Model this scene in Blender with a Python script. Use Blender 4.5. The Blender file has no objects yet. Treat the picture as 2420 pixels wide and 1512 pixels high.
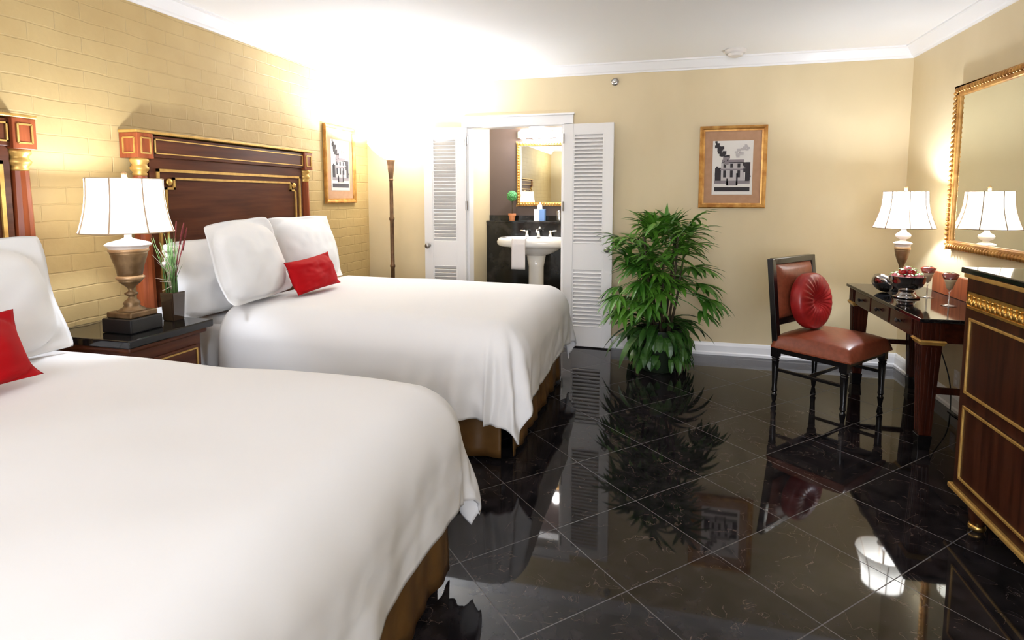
import bpy, bmesh, math, random
from mathutils import Vector, Matrix, noise
PI = math.pi
scene = bpy.context.scene
C = scene.collection
random.seed(7)

# ------------------------------------------------------------------ room numbers (metres)
XL, XR, YB, YF, ZC = -2.995, 1.93, 5.44, -2.4, 2.64
CAM_H = 1.44

# ------------------------------------------------------------------ materials
def mat(name, col, rough=.5, metal=0, coat=0, spec=.5, emis=None, estr=0, trans=0, ior=1.5, sheen=0, bump=None):
    m = bpy.data.materials.new(name); m.use_nodes = True
    b = m.node_tree.nodes['Principled BSDF']
    b.inputs['Base Color'].default_value = (*col, 1)
    b.inputs['Roughness'].default_value = rough
    b.inputs['Metallic'].default_value = metal
    b.inputs['Coat Weight'].default_value = coat
    b.inputs['Specular IOR Level'].default_value = spec
    b.inputs['Transmission Weight'].default_value = trans
    b.inputs['IOR'].default_value = ior
    b.inputs['Sheen Weight'].default_value = sheen
    if emis:
        b.inputs['Emission Color'].default_value = (*emis, 1); b.inputs['Emission Strength'].default_value = estr
    if bump:
        n = m.node_tree.nodes; l = m.node_tree.links
        tc = n.new('ShaderNodeTexCoord'); t = n.new('ShaderNodeTexNoise'); bp = n.new('ShaderNodeBump')
        t.inputs['Scale'].default_value = bump[0]; t.inputs['Detail'].default_value = 4
        bp.inputs['Strength'].default_value = bump[1]; bp.inputs['Distance'].default_value = bump[2]
        l.new(tc.outputs['Object'], t.inputs['Vector']); l.new(t.outputs['Fac'], bp.inputs['Height']); l.new(bp.outputs['Normal'], b.inputs['Normal'])
    return m

def ramp(nt, fac, stops):
    r = nt.nodes.new('ShaderNodeValToRGB')
    while len(r.color_ramp.elements) < len(stops): r.color_ramp.elements.new(.5)
    for e, (p, c) in zip(r.color_ramp.elements, stops):
        e.position = p; e.color = (*c, 1)
    nt.links.new(fac, r.inputs['Fac']); return r.outputs['Color']

def noise_col(name, c1, c2, scale, rough=.6, stretch=(1, 1, 1), detail=5, lo=.35, hi=.65, bump=0, coat=0, spec=.5, metal=0, dist=.01):
    m = mat(name, c1, rough, coat=coat, spec=spec, metal=metal); nt = m.node_tree; b = nt.nodes['Principled BSDF']
    tc = nt.nodes.new('ShaderNodeTexCoord'); mp = nt.nodes.new('ShaderNodeMapping'); t = nt.nodes.new('ShaderNodeTexNoise')
    mp.inputs['Scale'].default_value = stretch; t.inputs['Scale'].default_value = scale; t.inputs['Detail'].default_value = detail
    nt.links.new(tc.outputs['Object'], mp.inputs['Vector']); nt.links.new(mp.outputs['Vector'], t.inputs['Vector'])
    nt.links.new(ramp(nt, t.outputs['Fac'], [(lo, c1), (hi, c2)]), b.inputs['Base Color'])
    if bump:
        bp = nt.nodes.new('ShaderNodeBump'); bp.inputs['Strength'].default_value = bump; bp.inputs['Distance'].default_value = dist
        nt.links.new(t.outputs['Fac'], bp.inputs['Height']); nt.links.new(bp.outputs['Normal'], b.inputs['Normal'])
    return m

def brick_mat():
    m = noise_col('painted_brick', (.475, .335, .140), (.53, .385, .17), 3.0, rough=.5)
    nt = m.node_tree; b = nt.nodes['Principled BSDF']
    tc = nt.nodes.new('ShaderNodeTexCoord'); sp = nt.nodes.new('ShaderNodeSeparateXYZ'); cb = nt.nodes.new('ShaderNodeCombineXYZ')
    nt.links.new(tc.outputs['Object'], sp.inputs[0])
    wob = nt.nodes.new('ShaderNodeTexNoise'); wob.inputs['Scale'].default_value = 5; nt.links.new(tc.outputs['Object'], wob.inputs['Vector'])
    wm = nt.nodes.new('ShaderNodeMath'); wm.operation = 'MULTIPLY_ADD'; wm.inputs[1].default_value = .02
    nt.links.new(wob.outputs['Fac'], wm.inputs[0]); nt.links.new(sp.outputs['Z'], wm.inputs[2])
    nt.links.new(sp.outputs['Y'], cb.inputs['X']); nt.links.new(wm.outputs[0], cb.inputs['Y'])
    br = nt.nodes.new('ShaderNodeTexBrick'); nt.links.new(cb.outputs[0], br.inputs['Vector'])
    br.inputs['Scale'].default_value = 1; br.inputs['Brick Width'].default_value = .27; br.inputs['Row Height'].default_value = .088
    br.inputs['Mortar Size'].default_value = .005; br.inputs['Mortar Smooth'].default_value = .6
    n2 = nt.nodes.new('ShaderNodeTexNoise'); n2.inputs['Scale'].default_value = 22; n2.inputs['Detail'].default_value = 5; nt.links.new(tc.outputs['Object'], n2.inputs['Vector'])
    ad = nt.nodes.new('ShaderNodeMath'); ad.operation = 'MULTIPLY_ADD'; ad.inputs[1].default_value = -.55
    nt.links.new(br.outputs['Fac'], ad.inputs[0])
    sc = nt.nodes.new('ShaderNodeMath'); sc.operation = 'MULTIPLY'; sc.inputs[1].default_value = .45; nt.links.new(n2.outputs['Fac'], sc.inputs[0]); nt.links.new(sc.outputs[0], ad.inputs[2])
    bp = nt.nodes.new('ShaderNodeBump'); bp.inputs['Strength'].default_value = .9; bp.inputs['Distance'].default_value = .0036
    nt.links.new(ad.outputs[0], bp.inputs['Height']); nt.links.new(bp.outputs['Normal'], b.inputs['Normal'])
    return m

TILE, TX, TY = .4578, -.0996, 3.3144
def floor_mat():
    m = mat('black_marble_tile', (.01, .009, .009), .035, ior=1.45, spec=.32); nt = m.node_tree; b = nt.nodes['Principled BSDF']; L = nt.links
    tc = nt.nodes.new('ShaderNodeTexCoord'); mp = nt.nodes.new('ShaderNodeMapping'); mp.vector_type = 'TEXTURE'
    mp.inputs['Location'].default_value = (TX, TY, 0); mp.inputs['Rotation'].default_value = (0, 0, PI / 4); mp.inputs['Scale'].default_value = (TILE, TILE, TILE)
    L.new(tc.outputs['Object'], mp.inputs['Vector'])
    sp = nt.nodes.new('ShaderNodeSeparateXYZ'); L.new(mp.outputs['Vector'], sp.inputs[0])
    def M(op, a, bv=None, c=None):
        n = nt.nodes.new('ShaderNodeMath'); n.operation = op
        for i, v in enumerate((a, bv, c)):
            if v is None: continue
            if isinstance(v, (int, float)): n.inputs[i].default_value = v
            else: L.new(v, n.inputs[i])
        return n.outputs[0]
    def edge(o):
        f = M('FRACT', o); return M('MINIMUM', f, M('SUBTRACT', 1, f))
    d = M('MINIMUM', edge(sp.outputs['X']), edge(sp.outputs['Y']))
    grout = M('LESS_THAN', d, .0045)
    # per tile offset for the veins
    cell = nt.nodes.new('ShaderNodeCombineXYZ'); L.new(M('FLOOR', sp.outputs['X']), cell.inputs[0]); L.new(M('FLOOR', sp.outputs['Y']), cell.inputs[1])
    wn = nt.nodes.new('ShaderNodeTexWhiteNoise'); wn.noise_dimensions = '3D'; L.new(cell.outputs[0], wn.inputs['Vector'])
    va = nt.nodes.new('ShaderNodeVectorMath'); va.operation = 'MULTIPLY_ADD'; va.inputs[1].default_value = (9, 9, 9)
    L.new(wn.outputs['Color'], va.inputs[0]); L.new(mp.outputs['Vector'], va.inputs[2])
    n1 = nt.nodes.new('ShaderNodeTexNoise'); n1.inputs['Scale'].default_value = 2.2; n1.inputs['Detail'].default_value = 6; n1.inputs['Distortion'].default_value = 1.6
    L.new(va.outputs[0], n1.inputs['Vector'])
    vein = M('ABSOLUTE', M('SUBTRACT', n1.outputs['Fac'], .5))
    vein = M('LESS_THAN', vein, .004)
    n2 = nt.nodes.new('ShaderNodeTexNoise'); n2.inputs['Scale'].default_value = 3.2; n2.inputs['Detail'].default_value = 3; L.new(va.outputs[0], n2.inputs['Vector'])
    vein = M('MULTIPLY', vein, M('MULTIPLY', M('GREATER_THAN', n2.outputs['Fac'], .50), .8))
    n3 = nt.nodes.new('ShaderNodeTexNoise'); n3.inputs['Scale'].default_value = 7; n3.inputs['Detail'].default_value = 8; L.new(va.outputs[0], n3.inputs['Vector'])
    base = ramp(nt, n3.outputs['Fac'], [(.35, (.006, .0055, .006)), (.75, (.024, .019, .02))])
    mx = nt.nodes.new('ShaderNodeMix'); mx.data_type = 'RGBA'; L.new(vein, mx.inputs[0]); L.new(base, mx.inputs[6]); mx.inputs[7].default_value = (.10, .07, .056, 1)
    m2 = nt.nodes.new('ShaderNodeMix'); m2.data_type = 'RGBA'; L.new(grout, m2.inputs[0]); L.new(mx.outputs[2], m2.inputs[6]); m2.inputs[7].default_value = (.10, .09, .09, 1)
    L.new(m2.outputs[2], b.inputs['Base Color'])
    L.new(M('MULTIPLY_ADD', grout, .4, .035), b.inputs['Roughness'])
    return m

def wood(name, c1, c2, axis='z', rough=.30, coat=0, scale=26):
    st = {'x': (.08, 1, 1), 'y': (1, .08, 1), 'z': (1, 1, .08)}[axis]
    return noise_col(name, c1, c2, scale, rough, st, 6, .38, .64, coat=coat, spec=.22)

M = dict(
    wall=noise_col('cream_wall_paint', (.635, .52, .315), (.69, .57, .355), 2.2, rough=.5, stretch=(1, 1, .5), bump=.05),
    brick=brick_mat(), floor=floor_mat(),
    ceiling=mat('ceiling_paint', (.89, .87, .84), .8), trim=mat('white_gloss_paint', (.86, .85, .85), .3),
    door=mat('white_door_paint', (.80, .785, .775), .35),
    mahog=wood('mahogany_upright', (.075, .022, .010), (.13, .040, .018), 'z'),
    mahogy=wood('mahogany_lengthwise', (.072, .020, .0085), (.118, .036, .015), 'y'),
    redwood=wood('red_mahogany', (.20, .045, .015), (.33, .085, .03), 'z'),
    darkwood=wood('dark_desk_mahogany', (.030, .007, .004), (.06, .014, .007), 'z', rough=.2),
    darkwoody=wood('dark_desk_mahogany_lengthwise', (.030, .007, .004), (.06, .014, .007), 'y', rough=.2),
    chest=wood('chest_striped_mahogany', (.026, .007, .0035), (.060, .018, .008), 'z', rough=.28, scale=34),
    blackwood=mat('black_lacquered_wood', (.006, .005, .005), .25, coat=.3),
    gold=noise_col('gilt', (.62, .36, .09), (.80, .52, .17), 30, rough=.32, metal=1.0),
    goldp=noise_col('gilt_paint', (.52, .30, .075), (.66, .42, .12), 20, rough=.4, metal=.55),
    frame=noise_col('antique_gold_leaf', (.36, .15, .03), (.62, .34, .09), 14, rough=.38, metal=.5),
    granite=noise_col('black_granite', (.004, .004, .005), (.016, .015, .015), 60, rough=.06),
    linen=mat('white_cotton', (.76, .75, .745), .8, bump=(3.5, .12, .02)),
    linen2=mat('white_pillowcase', (.79, .785, .78), .75, bump=(5, .2, .02)),
    skirt=noise_col('bronze_satin', (.10, .048, .013), (.15, .075, .022), 6, rough=.38),
    red=mat('red_velvet', (.36, .0015, .004), .8, spec=.15),
    crimson=noise_col('crimson_satin', (.24, .010, .010), (.40, .018, .016), 9, rough=.38),
    leather=noise_col('brown_leather', (.19, .043, .018), (.245, .058, .026), 40, rough=.33, bump=.06, dist=.002),
    shade=None, brass=noise_col('antique_brass', (.13, .075, .03), (.26, .16, .075), 14, rough=.42, metal=.5),
    brassl=noise_col('light_brass_trim', (.42, .25, .12), (.55, .36, .2), 10, rough=.35, metal=.5),
    cream=mat('cream_ceramic', (.72, .64, .58), .3), bronze=noise_col('dark_bronze', (.10, .05, .022), (.17, .09, .04), 20, rough=.45, metal=.4),
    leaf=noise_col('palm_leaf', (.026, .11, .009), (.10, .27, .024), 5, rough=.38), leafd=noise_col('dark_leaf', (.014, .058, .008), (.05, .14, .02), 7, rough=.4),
    cane=mat('palm_cane', (.045, .032, .014), .7), pot=mat('dark_green_pot', (.010, .018, .007), .5),
    chrome=mat('chrome', (.75, .75, .75), .12, metal=1), steel=mat('brushed_nickel', (.38, .36, .34), .3, metal=1), silver=mat('silver', (.45, .43, .42), .12, metal=1),
    porcelain=mat('white_porcelain', (.84, .83, .80), .12, coat=.5), towel=mat('white_terry', (.78, .74, .73), .95, bump=(220, .5, .004)),
    mirror=mat('mirror_glass', (.80, .82, .76), .01, metal=1), terracotta=mat('terracotta', (.52, .20, .08), .7),
    bathwall=mat('plum_brown_paint', (.085, .058, .048), .5), topi=noise_col('boxwood', (.02, .12, .03), (.08, .33, .10), 60, rough=.6, bump=.8),
    marble=noise_col('black_marble_panel', (.007, .008, .007), (.05, .045, .042), 6, rough=.12, lo=.5, hi=.8),
    mat_=noise_col('tan_picture_mat', (.42, .24, .14), (.46, .27, .165), 20, rough=.9), paper=mat('white_print_paper', (.78, .75, .72), .8),
    ink=mat('dark_print_ink', (.035, .03, .035), .9), ink2=mat('mid_print_grey', (.25, .22, .24), .9), ink3=mat('light_print_grey', (.50, .47, .48), .9),
    plastic=mat('white_plastic', (.72, .68, .64), .4), black=mat('black_plastic', (.01, .01, .01), .4), blue=mat('blue_card', (.16, .30, .62), .5), white=mat('white_card', (.85, .85, .85), .6),
    glass=None, smoke=mat('dark_vase_glass', (.035, .02, .012), .08, coat=.5),
    drink=mat('red_drink', (.40, .012, .006), .15, coat=.5), creamy=mat('cream_dessert', (.85, .68, .42), .4), pink=mat('pink_fruit', (.85, .22, .26), .3, coat=.4), redf=mat('red_fruit', (.45, .008, .015), .25, coat=.4),
    whitef=mat('white_fruit', (.80, .66, .62), .35), green=mat('bright_green_leaf', (.10, .42, .03), .45), straw=mat('pale_dry_stem', (.58, .50, .42), .8), grass=mat('grass_blades', (.10, .19, .05), .6), maroon=mat('maroon_seed_head', (.16, .02, .025), .8),
)

def shade_mat(name, col, tr=.55, em=0):
    m = bpy.data.materials.new(name); m.use_nodes = True; nt = m.node_tree; nt.nodes.clear()
    o = nt.nodes.new('ShaderNodeOutputMaterial'); d = nt.nodes.new('ShaderNodeBsdfDiffuse'); t = nt.nodes.new('ShaderNodeBsdfTranslucent'); mx = nt.nodes.new('ShaderNodeMixShader')
    d.inputs[0].default_value = (*col, 1); t.inputs[0].default_value = (*col, 1); mx.inputs[0].default_value = tr
    nt.links.new(d.outputs[0], mx.inputs[1]); nt.links.new(t.outputs[0], mx.inputs[2])
    e = nt.nodes.new('ShaderNodeEmission'); e.inputs[0].default_value = (1, .88, .66, 1); e.inputs[1].default_value = em
    a = nt.nodes.new('ShaderNodeAddShader'); nt.links.new(mx.outputs[0], a.inputs[0]); nt.links.new(e.outputs[0], a.inputs[1]); nt.links.new(a.outputs[0], o.inputs[0])
    return m
M['shade'] = shade_mat('cream_silk_shade', (.92, .86, .74), .45, .25)
M['bowlglass'] = shade_mat('frosted_glass_bowl', (.62, .58, .50), .45, 1.2)
M['seam'] = mat('shade_seam_tape', (.50, .36, .24), .8)
M['globe'] = mat('lit_frosted_globe', (1, 1, 1), .4, emis=(1, .93, .88), estr=30)
def pane_mat():
    m = bpy.data.materials.new('window_pane'); m.use_nodes = True; nt = m.node_tree; nt.nodes.clear()
    o = nt.nodes.new('ShaderNodeOutputMaterial'); d = nt.nodes.new('ShaderNodeBsdfTransparent'); t = nt.nodes.new('ShaderNodeBsdfGlossy'); mx = nt.nodes.new('ShaderNodeMixShader')
    mx.inputs[0].default_value = .06; t.inputs['Roughness'].default_value = .02
    nt.links.new(d.outputs[0], mx.inputs[1]); nt.links.new(t.outputs[0], mx.inputs[2]); nt.links.new(mx.outputs[0], o.inputs[0]); return m
M['pane'] = pane_mat(); M['glass'] = pane_mat(); M['glass'].name = 'clear_glass'; M['glass'].node_tree.nodes['Mix Shader'].inputs[0].default_value = .09
M['stemglass'] = pane_mat(); M['stemglass'].name = 'bright_stem_glass'; M['stemglass'].node_tree.nodes['Mix Shader'].inputs[0].default_value = .45

# ------------------------------------------------------------------ mesh helpers
def B(): return bmesh.new()
def box(bm, x0, y0, z0, x1, y1, z1, mi=0):
    vs = [bm.verts.new(p) for p in ((x0, y0, z0), (x1, y0, z0), (x1, y1, z0), (x0, y1, z0), (x0, y0, z1), (x1, y0, z1), (x1, y1, z1), (x0, y1, z1))]
    for f in ((3, 2, 1, 0), (4, 5, 6, 7), (0, 1, 5, 4), (1, 2, 6, 5), (2, 3, 7, 6), (3, 0, 4, 7)):
        bm.faces.new([vs[i] for i in f]).material_index = mi
    return vs
def frustum(bm, cx, cy, z0, z1, hx0, hy0, hx1, hy1):
    vs = [bm.verts.new((cx + sx * (hx0 if z == z0 else hx1), cy + sy * (hy0 if z == z0 else hy1), z)) for z in (z0, z1) for sx, sy in ((-1, -1), (1, -1), (1, 1), (-1, 1))]
    for f in ((3, 2, 1, 0), (4, 5, 6, 7), (0, 1, 5, 4), (1, 2, 6, 5), (2, 3, 7, 6), (3, 0, 4, 7)): bm.faces.new([vs[i] for i in f])
def lathe(bm, prof, cx=0, cy=0, seg=28, close=True, sx=1, sy=1):
    rings = []
    for r, z in prof:
        if r < 1e-5: rings.append([bm.verts.new((cx, cy, z))])
        else: rings.append([bm.verts.new((cx + sx * r * math.cos(2 * PI * i / seg), cy + sy * r * math.sin(2 * PI * i / seg), z)) for i in range(seg)])
    for a, b in zip(rings, rings[1:]):
        for i in range(seg):
            j = (i + 1) % seg
            if len(a) == 1 and len(b) == 1: continue
            if len(a) == 1: f = (a[0], b[i], b[j])
            elif len(b) == 1: f = (a[i], a[j], b[0])
            else: f = (a[i], a[j], b[j], b[i])
            bm.faces.new(f)
    if close:
        for r, flip in ((rings[0], True), (rings[-1], False)):
            if len(r) > 2: bm.faces.new(r[::-1] if flip else r)
def tube(bm, pts, r, seg=8, r1=None):
    pts = [Vector(p) for p in pts]; n = len(pts); rings = []; up = None
    for i, p in enumerate(pts):
        t = (pts[min(i + 1, n - 1)] - pts[max(i - 1, 0)]).normalized()
        if up is None: up = t.orthogonal().normalized()
        else: up = (up - t * up.dot(t)).normalized()
        s = t.cross(up); rr = r if r1 is None else r + (r1 - r) * i / (n - 1)
        rings.append([bm.verts.new(p + rr * (math.cos(2 * PI * k / seg) * up + math.sin(2 * PI * k / seg) * s)) for k in range(seg)])
    for a, b in zip(rings, rings[1:]):
        for k in range(seg): bm.faces.new((a[k], a[(k + 1) % seg], b[(k + 1) % seg], b[k]))
    bm.faces.new(rings[0][::-1]); bm.faces.new(rings[-1])
def bar(bm, a, b, w, h, up=(0, 0, 1)):
    a, b = Vector(a), Vector(b); t = (b - a).normalized(); u = Vector(up); u = (u - t * u.dot(t)).normalized(); s = t.cross(u)
    vs = [bm.verts.new(p + s * (i * w / 2) + u * (j * h / 2)) for p in (a, b) for i, j in ((-1, -1), (1, -1), (1, 1), (-1, 1))]
    for f in ((3, 2, 1, 0), (4, 5, 6, 7), (0, 1, 5, 4), (1, 2, 6, 5), (2, 3, 7, 6), (3, 0, 4, 7)): bm.faces.new([vs[i] for i in f])
def ball(bm, c, r, seg=14, rings=9, s=(1, 1, 1)):
    bmesh.ops.create_uvsphere(bm, u_segments=seg, v_segments=rings, radius=1, matrix=Matrix.Translation(c) @ Matrix.Diagonal((r * s[0], r * s[1], r * s[2], 1)))
def extrude_prof(bm, prof, a, b, out, up=(0, 0, 1)):
    """profile of (out, up) pairs swept straight from a to b; out may differ at the two ends (mitres)"""
    a, b, u = Vector(a), Vector(b), Vector(up)
    oa, ob = out if isinstance(out, tuple) and isinstance(out[0], Vector) else (Vector(out), Vector(out))
    ra = [bm.verts.new(a + oa * p + u * q) for p, q in prof]; rb = [bm.verts.new(b + ob * p + u * q) for p, q in prof]
    for i in range(len(prof)):
        j = (i + 1) % len(prof); bm.faces.new((ra[i], ra[j], rb[j], rb[i]))
    bm.faces.new(ra[::-1]); bm.faces.new(rb)
def gridsurf(bm, nu, nv, fn, wrap=False):
    g = [[bm.verts.new(fn(i / (nu - 1), j / (nv - 1))) for j in range(nv)] for i in range(nu)]
    for i in range(nu - 1):
        for j in range(nv - 1): bm.faces.new((g[i][j], g[i + 1][j], g[i + 1][j + 1], g[i][j + 1]))
    return g

def obj(name, bm, m, parent=None, smooth=False, bevel=0, seg=2, solid=0, subsurf=0, local=False, label=None, auto=None):
    """link a bmesh (world coordinates unless local) as one object"""
    bmesh.ops.remove_doubles(bm, verts=bm.verts, dist=1e-6)
    bmesh.ops.recalc_face_normals(bm, faces=bm.faces)
    me = bpy.data.meshes.new(name); bm.to_mesh(me); bm.free()
    for x in (m if isinstance(m, (list, tuple)) else [m]): me.materials.append(x)
    o = bpy.data.objects.new(name, me); C.objects.link(o)
    if parent is not None:
        o.parent = parent
        if not local:
            p = parent; off = Vector()
            while p is not None: off += p.location; p = p.parent
            me.transform(Matrix.Translation(-off))
    if smooth:
        me.polygons.foreach_set('use_smooth', [True] * len(me.polygons))
        if auto is not None: me.set_sharp_from_angle(angle=math.radians(auto))
    if solid:
        md = o.modifiers.new('solid', 'SOLIDIFY'); md.thickness = solid; md.offset = -1
    if subsurf:
        md = o.modifiers.new('sub', 'SUBSURF'); md.levels = subsurf; md.render_levels = subsurf
    if bevel:
        md = o.modifiers.new('bevel', 'BEVEL'); md.width = bevel; md.segments = seg; md.limit_method = 'ANGLE'; md.angle_limit = math.radians(40)
    if label: o['label'] = label
    return o
def tag(o, label, cat, group=None):
    o['label'] = label; o['category'] = cat
    if group: o['group'] = group
    return o
def thing(name, label, cat, loc=(0, 0, 0), rz=0, group=None):
    o = bpy.data.objects.new(name, None); C.objects.link(o); o.location = loc; o.rotation_euler = (0, 0, rz); o.empty_display_size = .1
    return tag(o, label, cat, group)
def struct(name, bm, m, **k):
    o = obj(name, bm, m, **k); o['kind'] = 'structure'; return o
V = Vector

# ------------------------------------------------------------------ setting: shell
T = .12
DX0, DX1, DZ = -1.890, -.940, 2.115       # bathroom doorway
bm = B(); box(bm, XL - T, YF - T, -.1, XR + T, 6.75, 0); struct('floor', bm, M['floor'])
bm = B(); box(bm, XL - T, YF - T, ZC, XR + T, 6.75, ZC + .1); struct('ceiling', bm, M['ceiling'])
bm = B(); box(bm, XL - T, YF, 0, XL, YB, ZC); struct('wall_left', bm, M['brick'])
bm = B(); box(bm, XR, YF, 0, XR + T, YB, ZC); struct('wall_right', bm, M['wall'])
bm = B()
box(bm, XL - T, YB, 0, DX0, YB + T, ZC); box(bm, DX1, YB, 0, XR + T, YB + T, ZC); box(bm, DX0, YB, DZ, DX1, YB + T, ZC)
struct('wall_back', bm, M['wall'])
# front wall (behind the camera) with a wide unseen window added for fill light
WX0, WX1, WZ0, WZ1 = -1.1, 1.6, .75, 2.35
bm = B()
box(bm, XL - T, YF - T, 0, WX0, YF, ZC); box(bm, WX1, YF - T, 0, XR + T, YF, ZC)
box(bm, WX0, YF - T, 0, WX1, YF, WZ0); box(bm, WX0, YF - T, WZ1, WX1, YF, ZC)
struct('wall_front', bm, M['wall'])
bm = B()
for x in (WX0 + .03, (2 * WX0 + WX1) / 3, (WX0 + 2 * WX1) / 3, WX1 - .03): box(bm, x - .03, YF - .09, WZ0, x + .03, YF - .03, WZ1)
for z in (WZ0 + .03, WZ1 - .03): box(bm, WX0, YF - .088, z - .03, WX1, YF - .032, z + .03)
w = struct('fill_window_1', bm, M['trim'])
bm = B(); box(bm, WX0 + .03, YF - .064, WZ0 + .03, WX1 - .03, YF - .058, WZ1 - .03); p = obj('pane', bm, M['pane'], w)
# bathroom shell
BXL, BXR, BY, LY = -2.0, -.55, 6.53, 6.40
bm = B(); box(bm, BXL - T, YB + T, 0, BXL, 6.65, ZC); struct('wall_bathroom_left', bm, M['wall'])
bm = B(); box(bm, BXR, YB + T, 0, BXR + T, 6.65, ZC); struct('wall_bathroom_right', bm, M['wall'])
bm = B(); box(bm, BXL, BY, 0, BXR, 6.65, ZC); struct('wall_bathroom_back', bm, M['bathwall'])
bm = B(); box(bm, BXL, LY, 0, BXR, BY, 1.135); box(bm, BXL, BY - .015, 1.135, BXR, BY, 1.215)
w = struct('wall_wainscot', bm, M['marble'])
bm = B(); box(bm, BXL, LY - .02, 1.135, BXR, BY - .015, 1.155); struct('trim_4', bm, M['marble'], bevel=.004)
# crown moulding and baseboards, mitred in the corners
crown = [(0, 0), (.012, 0), (.016, .012), (.03, .018), (.06, .055), (.075, .072), (.09, .076), (.09, .0872), (0, .0872)]
zc = 2.5528
X1, Y1, Yf = V((1, 0, 0)), V((0, 1, 0)), YF
bm = B(); extrude_prof(bm, crown, (XL, YF, zc), (XL, YB, zc), (X1 + Y1, X1 - Y1)); struct('trim_1', bm, M['trim'])
bm = B(); extrude_prof(bm, crown, (XL, YB, zc), (XR, YB, zc), (X1 - Y1, -X1 - Y1)); struct('trim_2', bm, M['trim'])
bm = B(); extrude_prof(bm, crown, (XR, YB, zc), (XR, YF, zc), (-X1 - Y1, -X1 + Y1)); struct('trim_3', bm, M['trim'])
base = [(0, 0), (.026, 0), (.026, .02), (.018, .03), (.016, .085), (.010, .105), (.004, .115), (0, .115)]
bm = B(); extrude_prof(bm, base, (XL, YB, 0), (DX0 - .07, YB, 0), (X1 - Y1, -Y1)); extrude_prof(bm, base, (DX1 + .12, YB, 0), (XR, YB, 0), (-Y1, -X1 - Y1)); struct('baseboard_back', bm, M['trim'])
bm = B(); extrude_prof(bm, base, (XR, YB, 0), (XR, YF, 0), (-X1 - Y1, -X1 + Y1)); struct('baseboard_right', bm, M['trim'])
bm = B(); extrude_prof(bm, base, (XL, YF, 0), (XL, YB, 0), (X1 + Y1, X1 - Y1)); struct('baseboard_left', bm, M['trim'])
# door casing with jamb
bm = B()
cw = .085
box(bm, DX0 - .06, YB - .022, 0, DX0 - .005, YB, DZ + .005); box(bm, DX1 + .005, YB - .022, 0, DX1 + .10, YB, DZ + .005)
box(bm, DX0 - .06, YB - .022, DZ - .005, DX1 + .10, YB, DZ + cw); box(bm, DX0 - .07, YB - .034, DZ + cw, DX1 + .11, YB, DZ + cw + .018)
box(bm, DX0 - .012, YB - .01, 0, DX0 + .012, YB + T + .01, DZ); box(bm, DX1 - .012, YB - .01, 0, DX1 + .012, YB + T + .01, DZ); box(bm, DX0, YB - .01, DZ - .012, DX1, YB + T + .01, DZ + .01)
# inner casing seen in the bathroom mirror
box(bm, DX0 - .02, YB + T, 0, DX0, YB + T + .02, DZ + .09); box(bm, DX1, YB + T, 0, DX1 + .09, YB + T + .02, DZ + .09); box(bm, DX0 - .02, YB + T, DZ, DX1 + .09, YB + T + .02, DZ + .09)
struct('trim_5', bm, M['trim'], bevel=.003)

# louvred doors, folded back against the wall: local x runs from the hinge, y is the thickness
def louvre_door(name, hinge, ang, width, h=2.095, z0=.012, knob_end=True, mirror=1):
    e = bpy.data.objects.new(name, None); C.objects.link(e); e.location = (*hinge, 0); e.rotation_euler = (0, 0, ang); e['kind'] = 'structure'
    st, th = .088, .034
    bm = B()
    box(bm, 0, 0, z0, st, th, z0 + h); box(bm, width - st, 0, z0, width, th, z0 + h)
    rails = [(z0, z0 + .19), (z0 + .735, z0 + .985), (z0 + h - .10, z0 + h)]
    for a, b in rails: box(bm, st, .002, a, width - st, th - .002, b)
    for a, b in ((rails[0][1], rails[1][0]), (rails[1][1], rails[2][0])):
        box(bm, st, .003, a, st + .012, th - .003, b); box(bm, width - st - .012, .003, a, width - st, th - .003, b)
        n = int((b - a) / .0345)
        for i in range(n):
            z = a + (i + .5) * (b - a) / n
            bar(bm, (st + .008, th / 2, z), (width - st - .008, th / 2, z), .046, .007, up=(0, .72 * mirror, .70))
    obj('leaf', bm, M['door'], e, local=True, bevel=.0015, seg=1)
    for s in (0, 1):
        bm = B(); kz = .935 + z0
        lathe(bm, [(0, 0), (.022, 0), (.022, .006), (.009, .010), (.009, .03), (.022, .040), (.027, .052), (.02, .064), (0, .067)], seg=18)
        bmesh.ops.rotate(bm, verts=bm.verts, matrix=Matrix.Rotation(-PI / 2 if s else PI / 2, 3, 'X'))
        bmesh.ops.translate(bm, verts=bm.verts, vec=(width - .042, th if s else 0, kz)); obj('knob', bm, M['steel'], e, local=True, smooth=True)
    for z in (.32, 1.30, 1.93):
        bm = B(); lathe(bm, [(.008, z), (.008, z + .09)], -.004, th + .004 if mirror > 0 else -.004, 10); box(bm, -.002, th * .1, z, .0015, th, z + .09)
        obj('hinge', bm, M['steel'], e, local=True)
    return e
d = louvre_door('door_1', (DX0 - .008, YB - .028 - .012), PI + math.radians(4), .425, mirror=-1)
d = louvre_door('door_2', (DX1 + .022, YB - .03 - .034 - .01), -math.radians(3), .462, mirror=-1)

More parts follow.
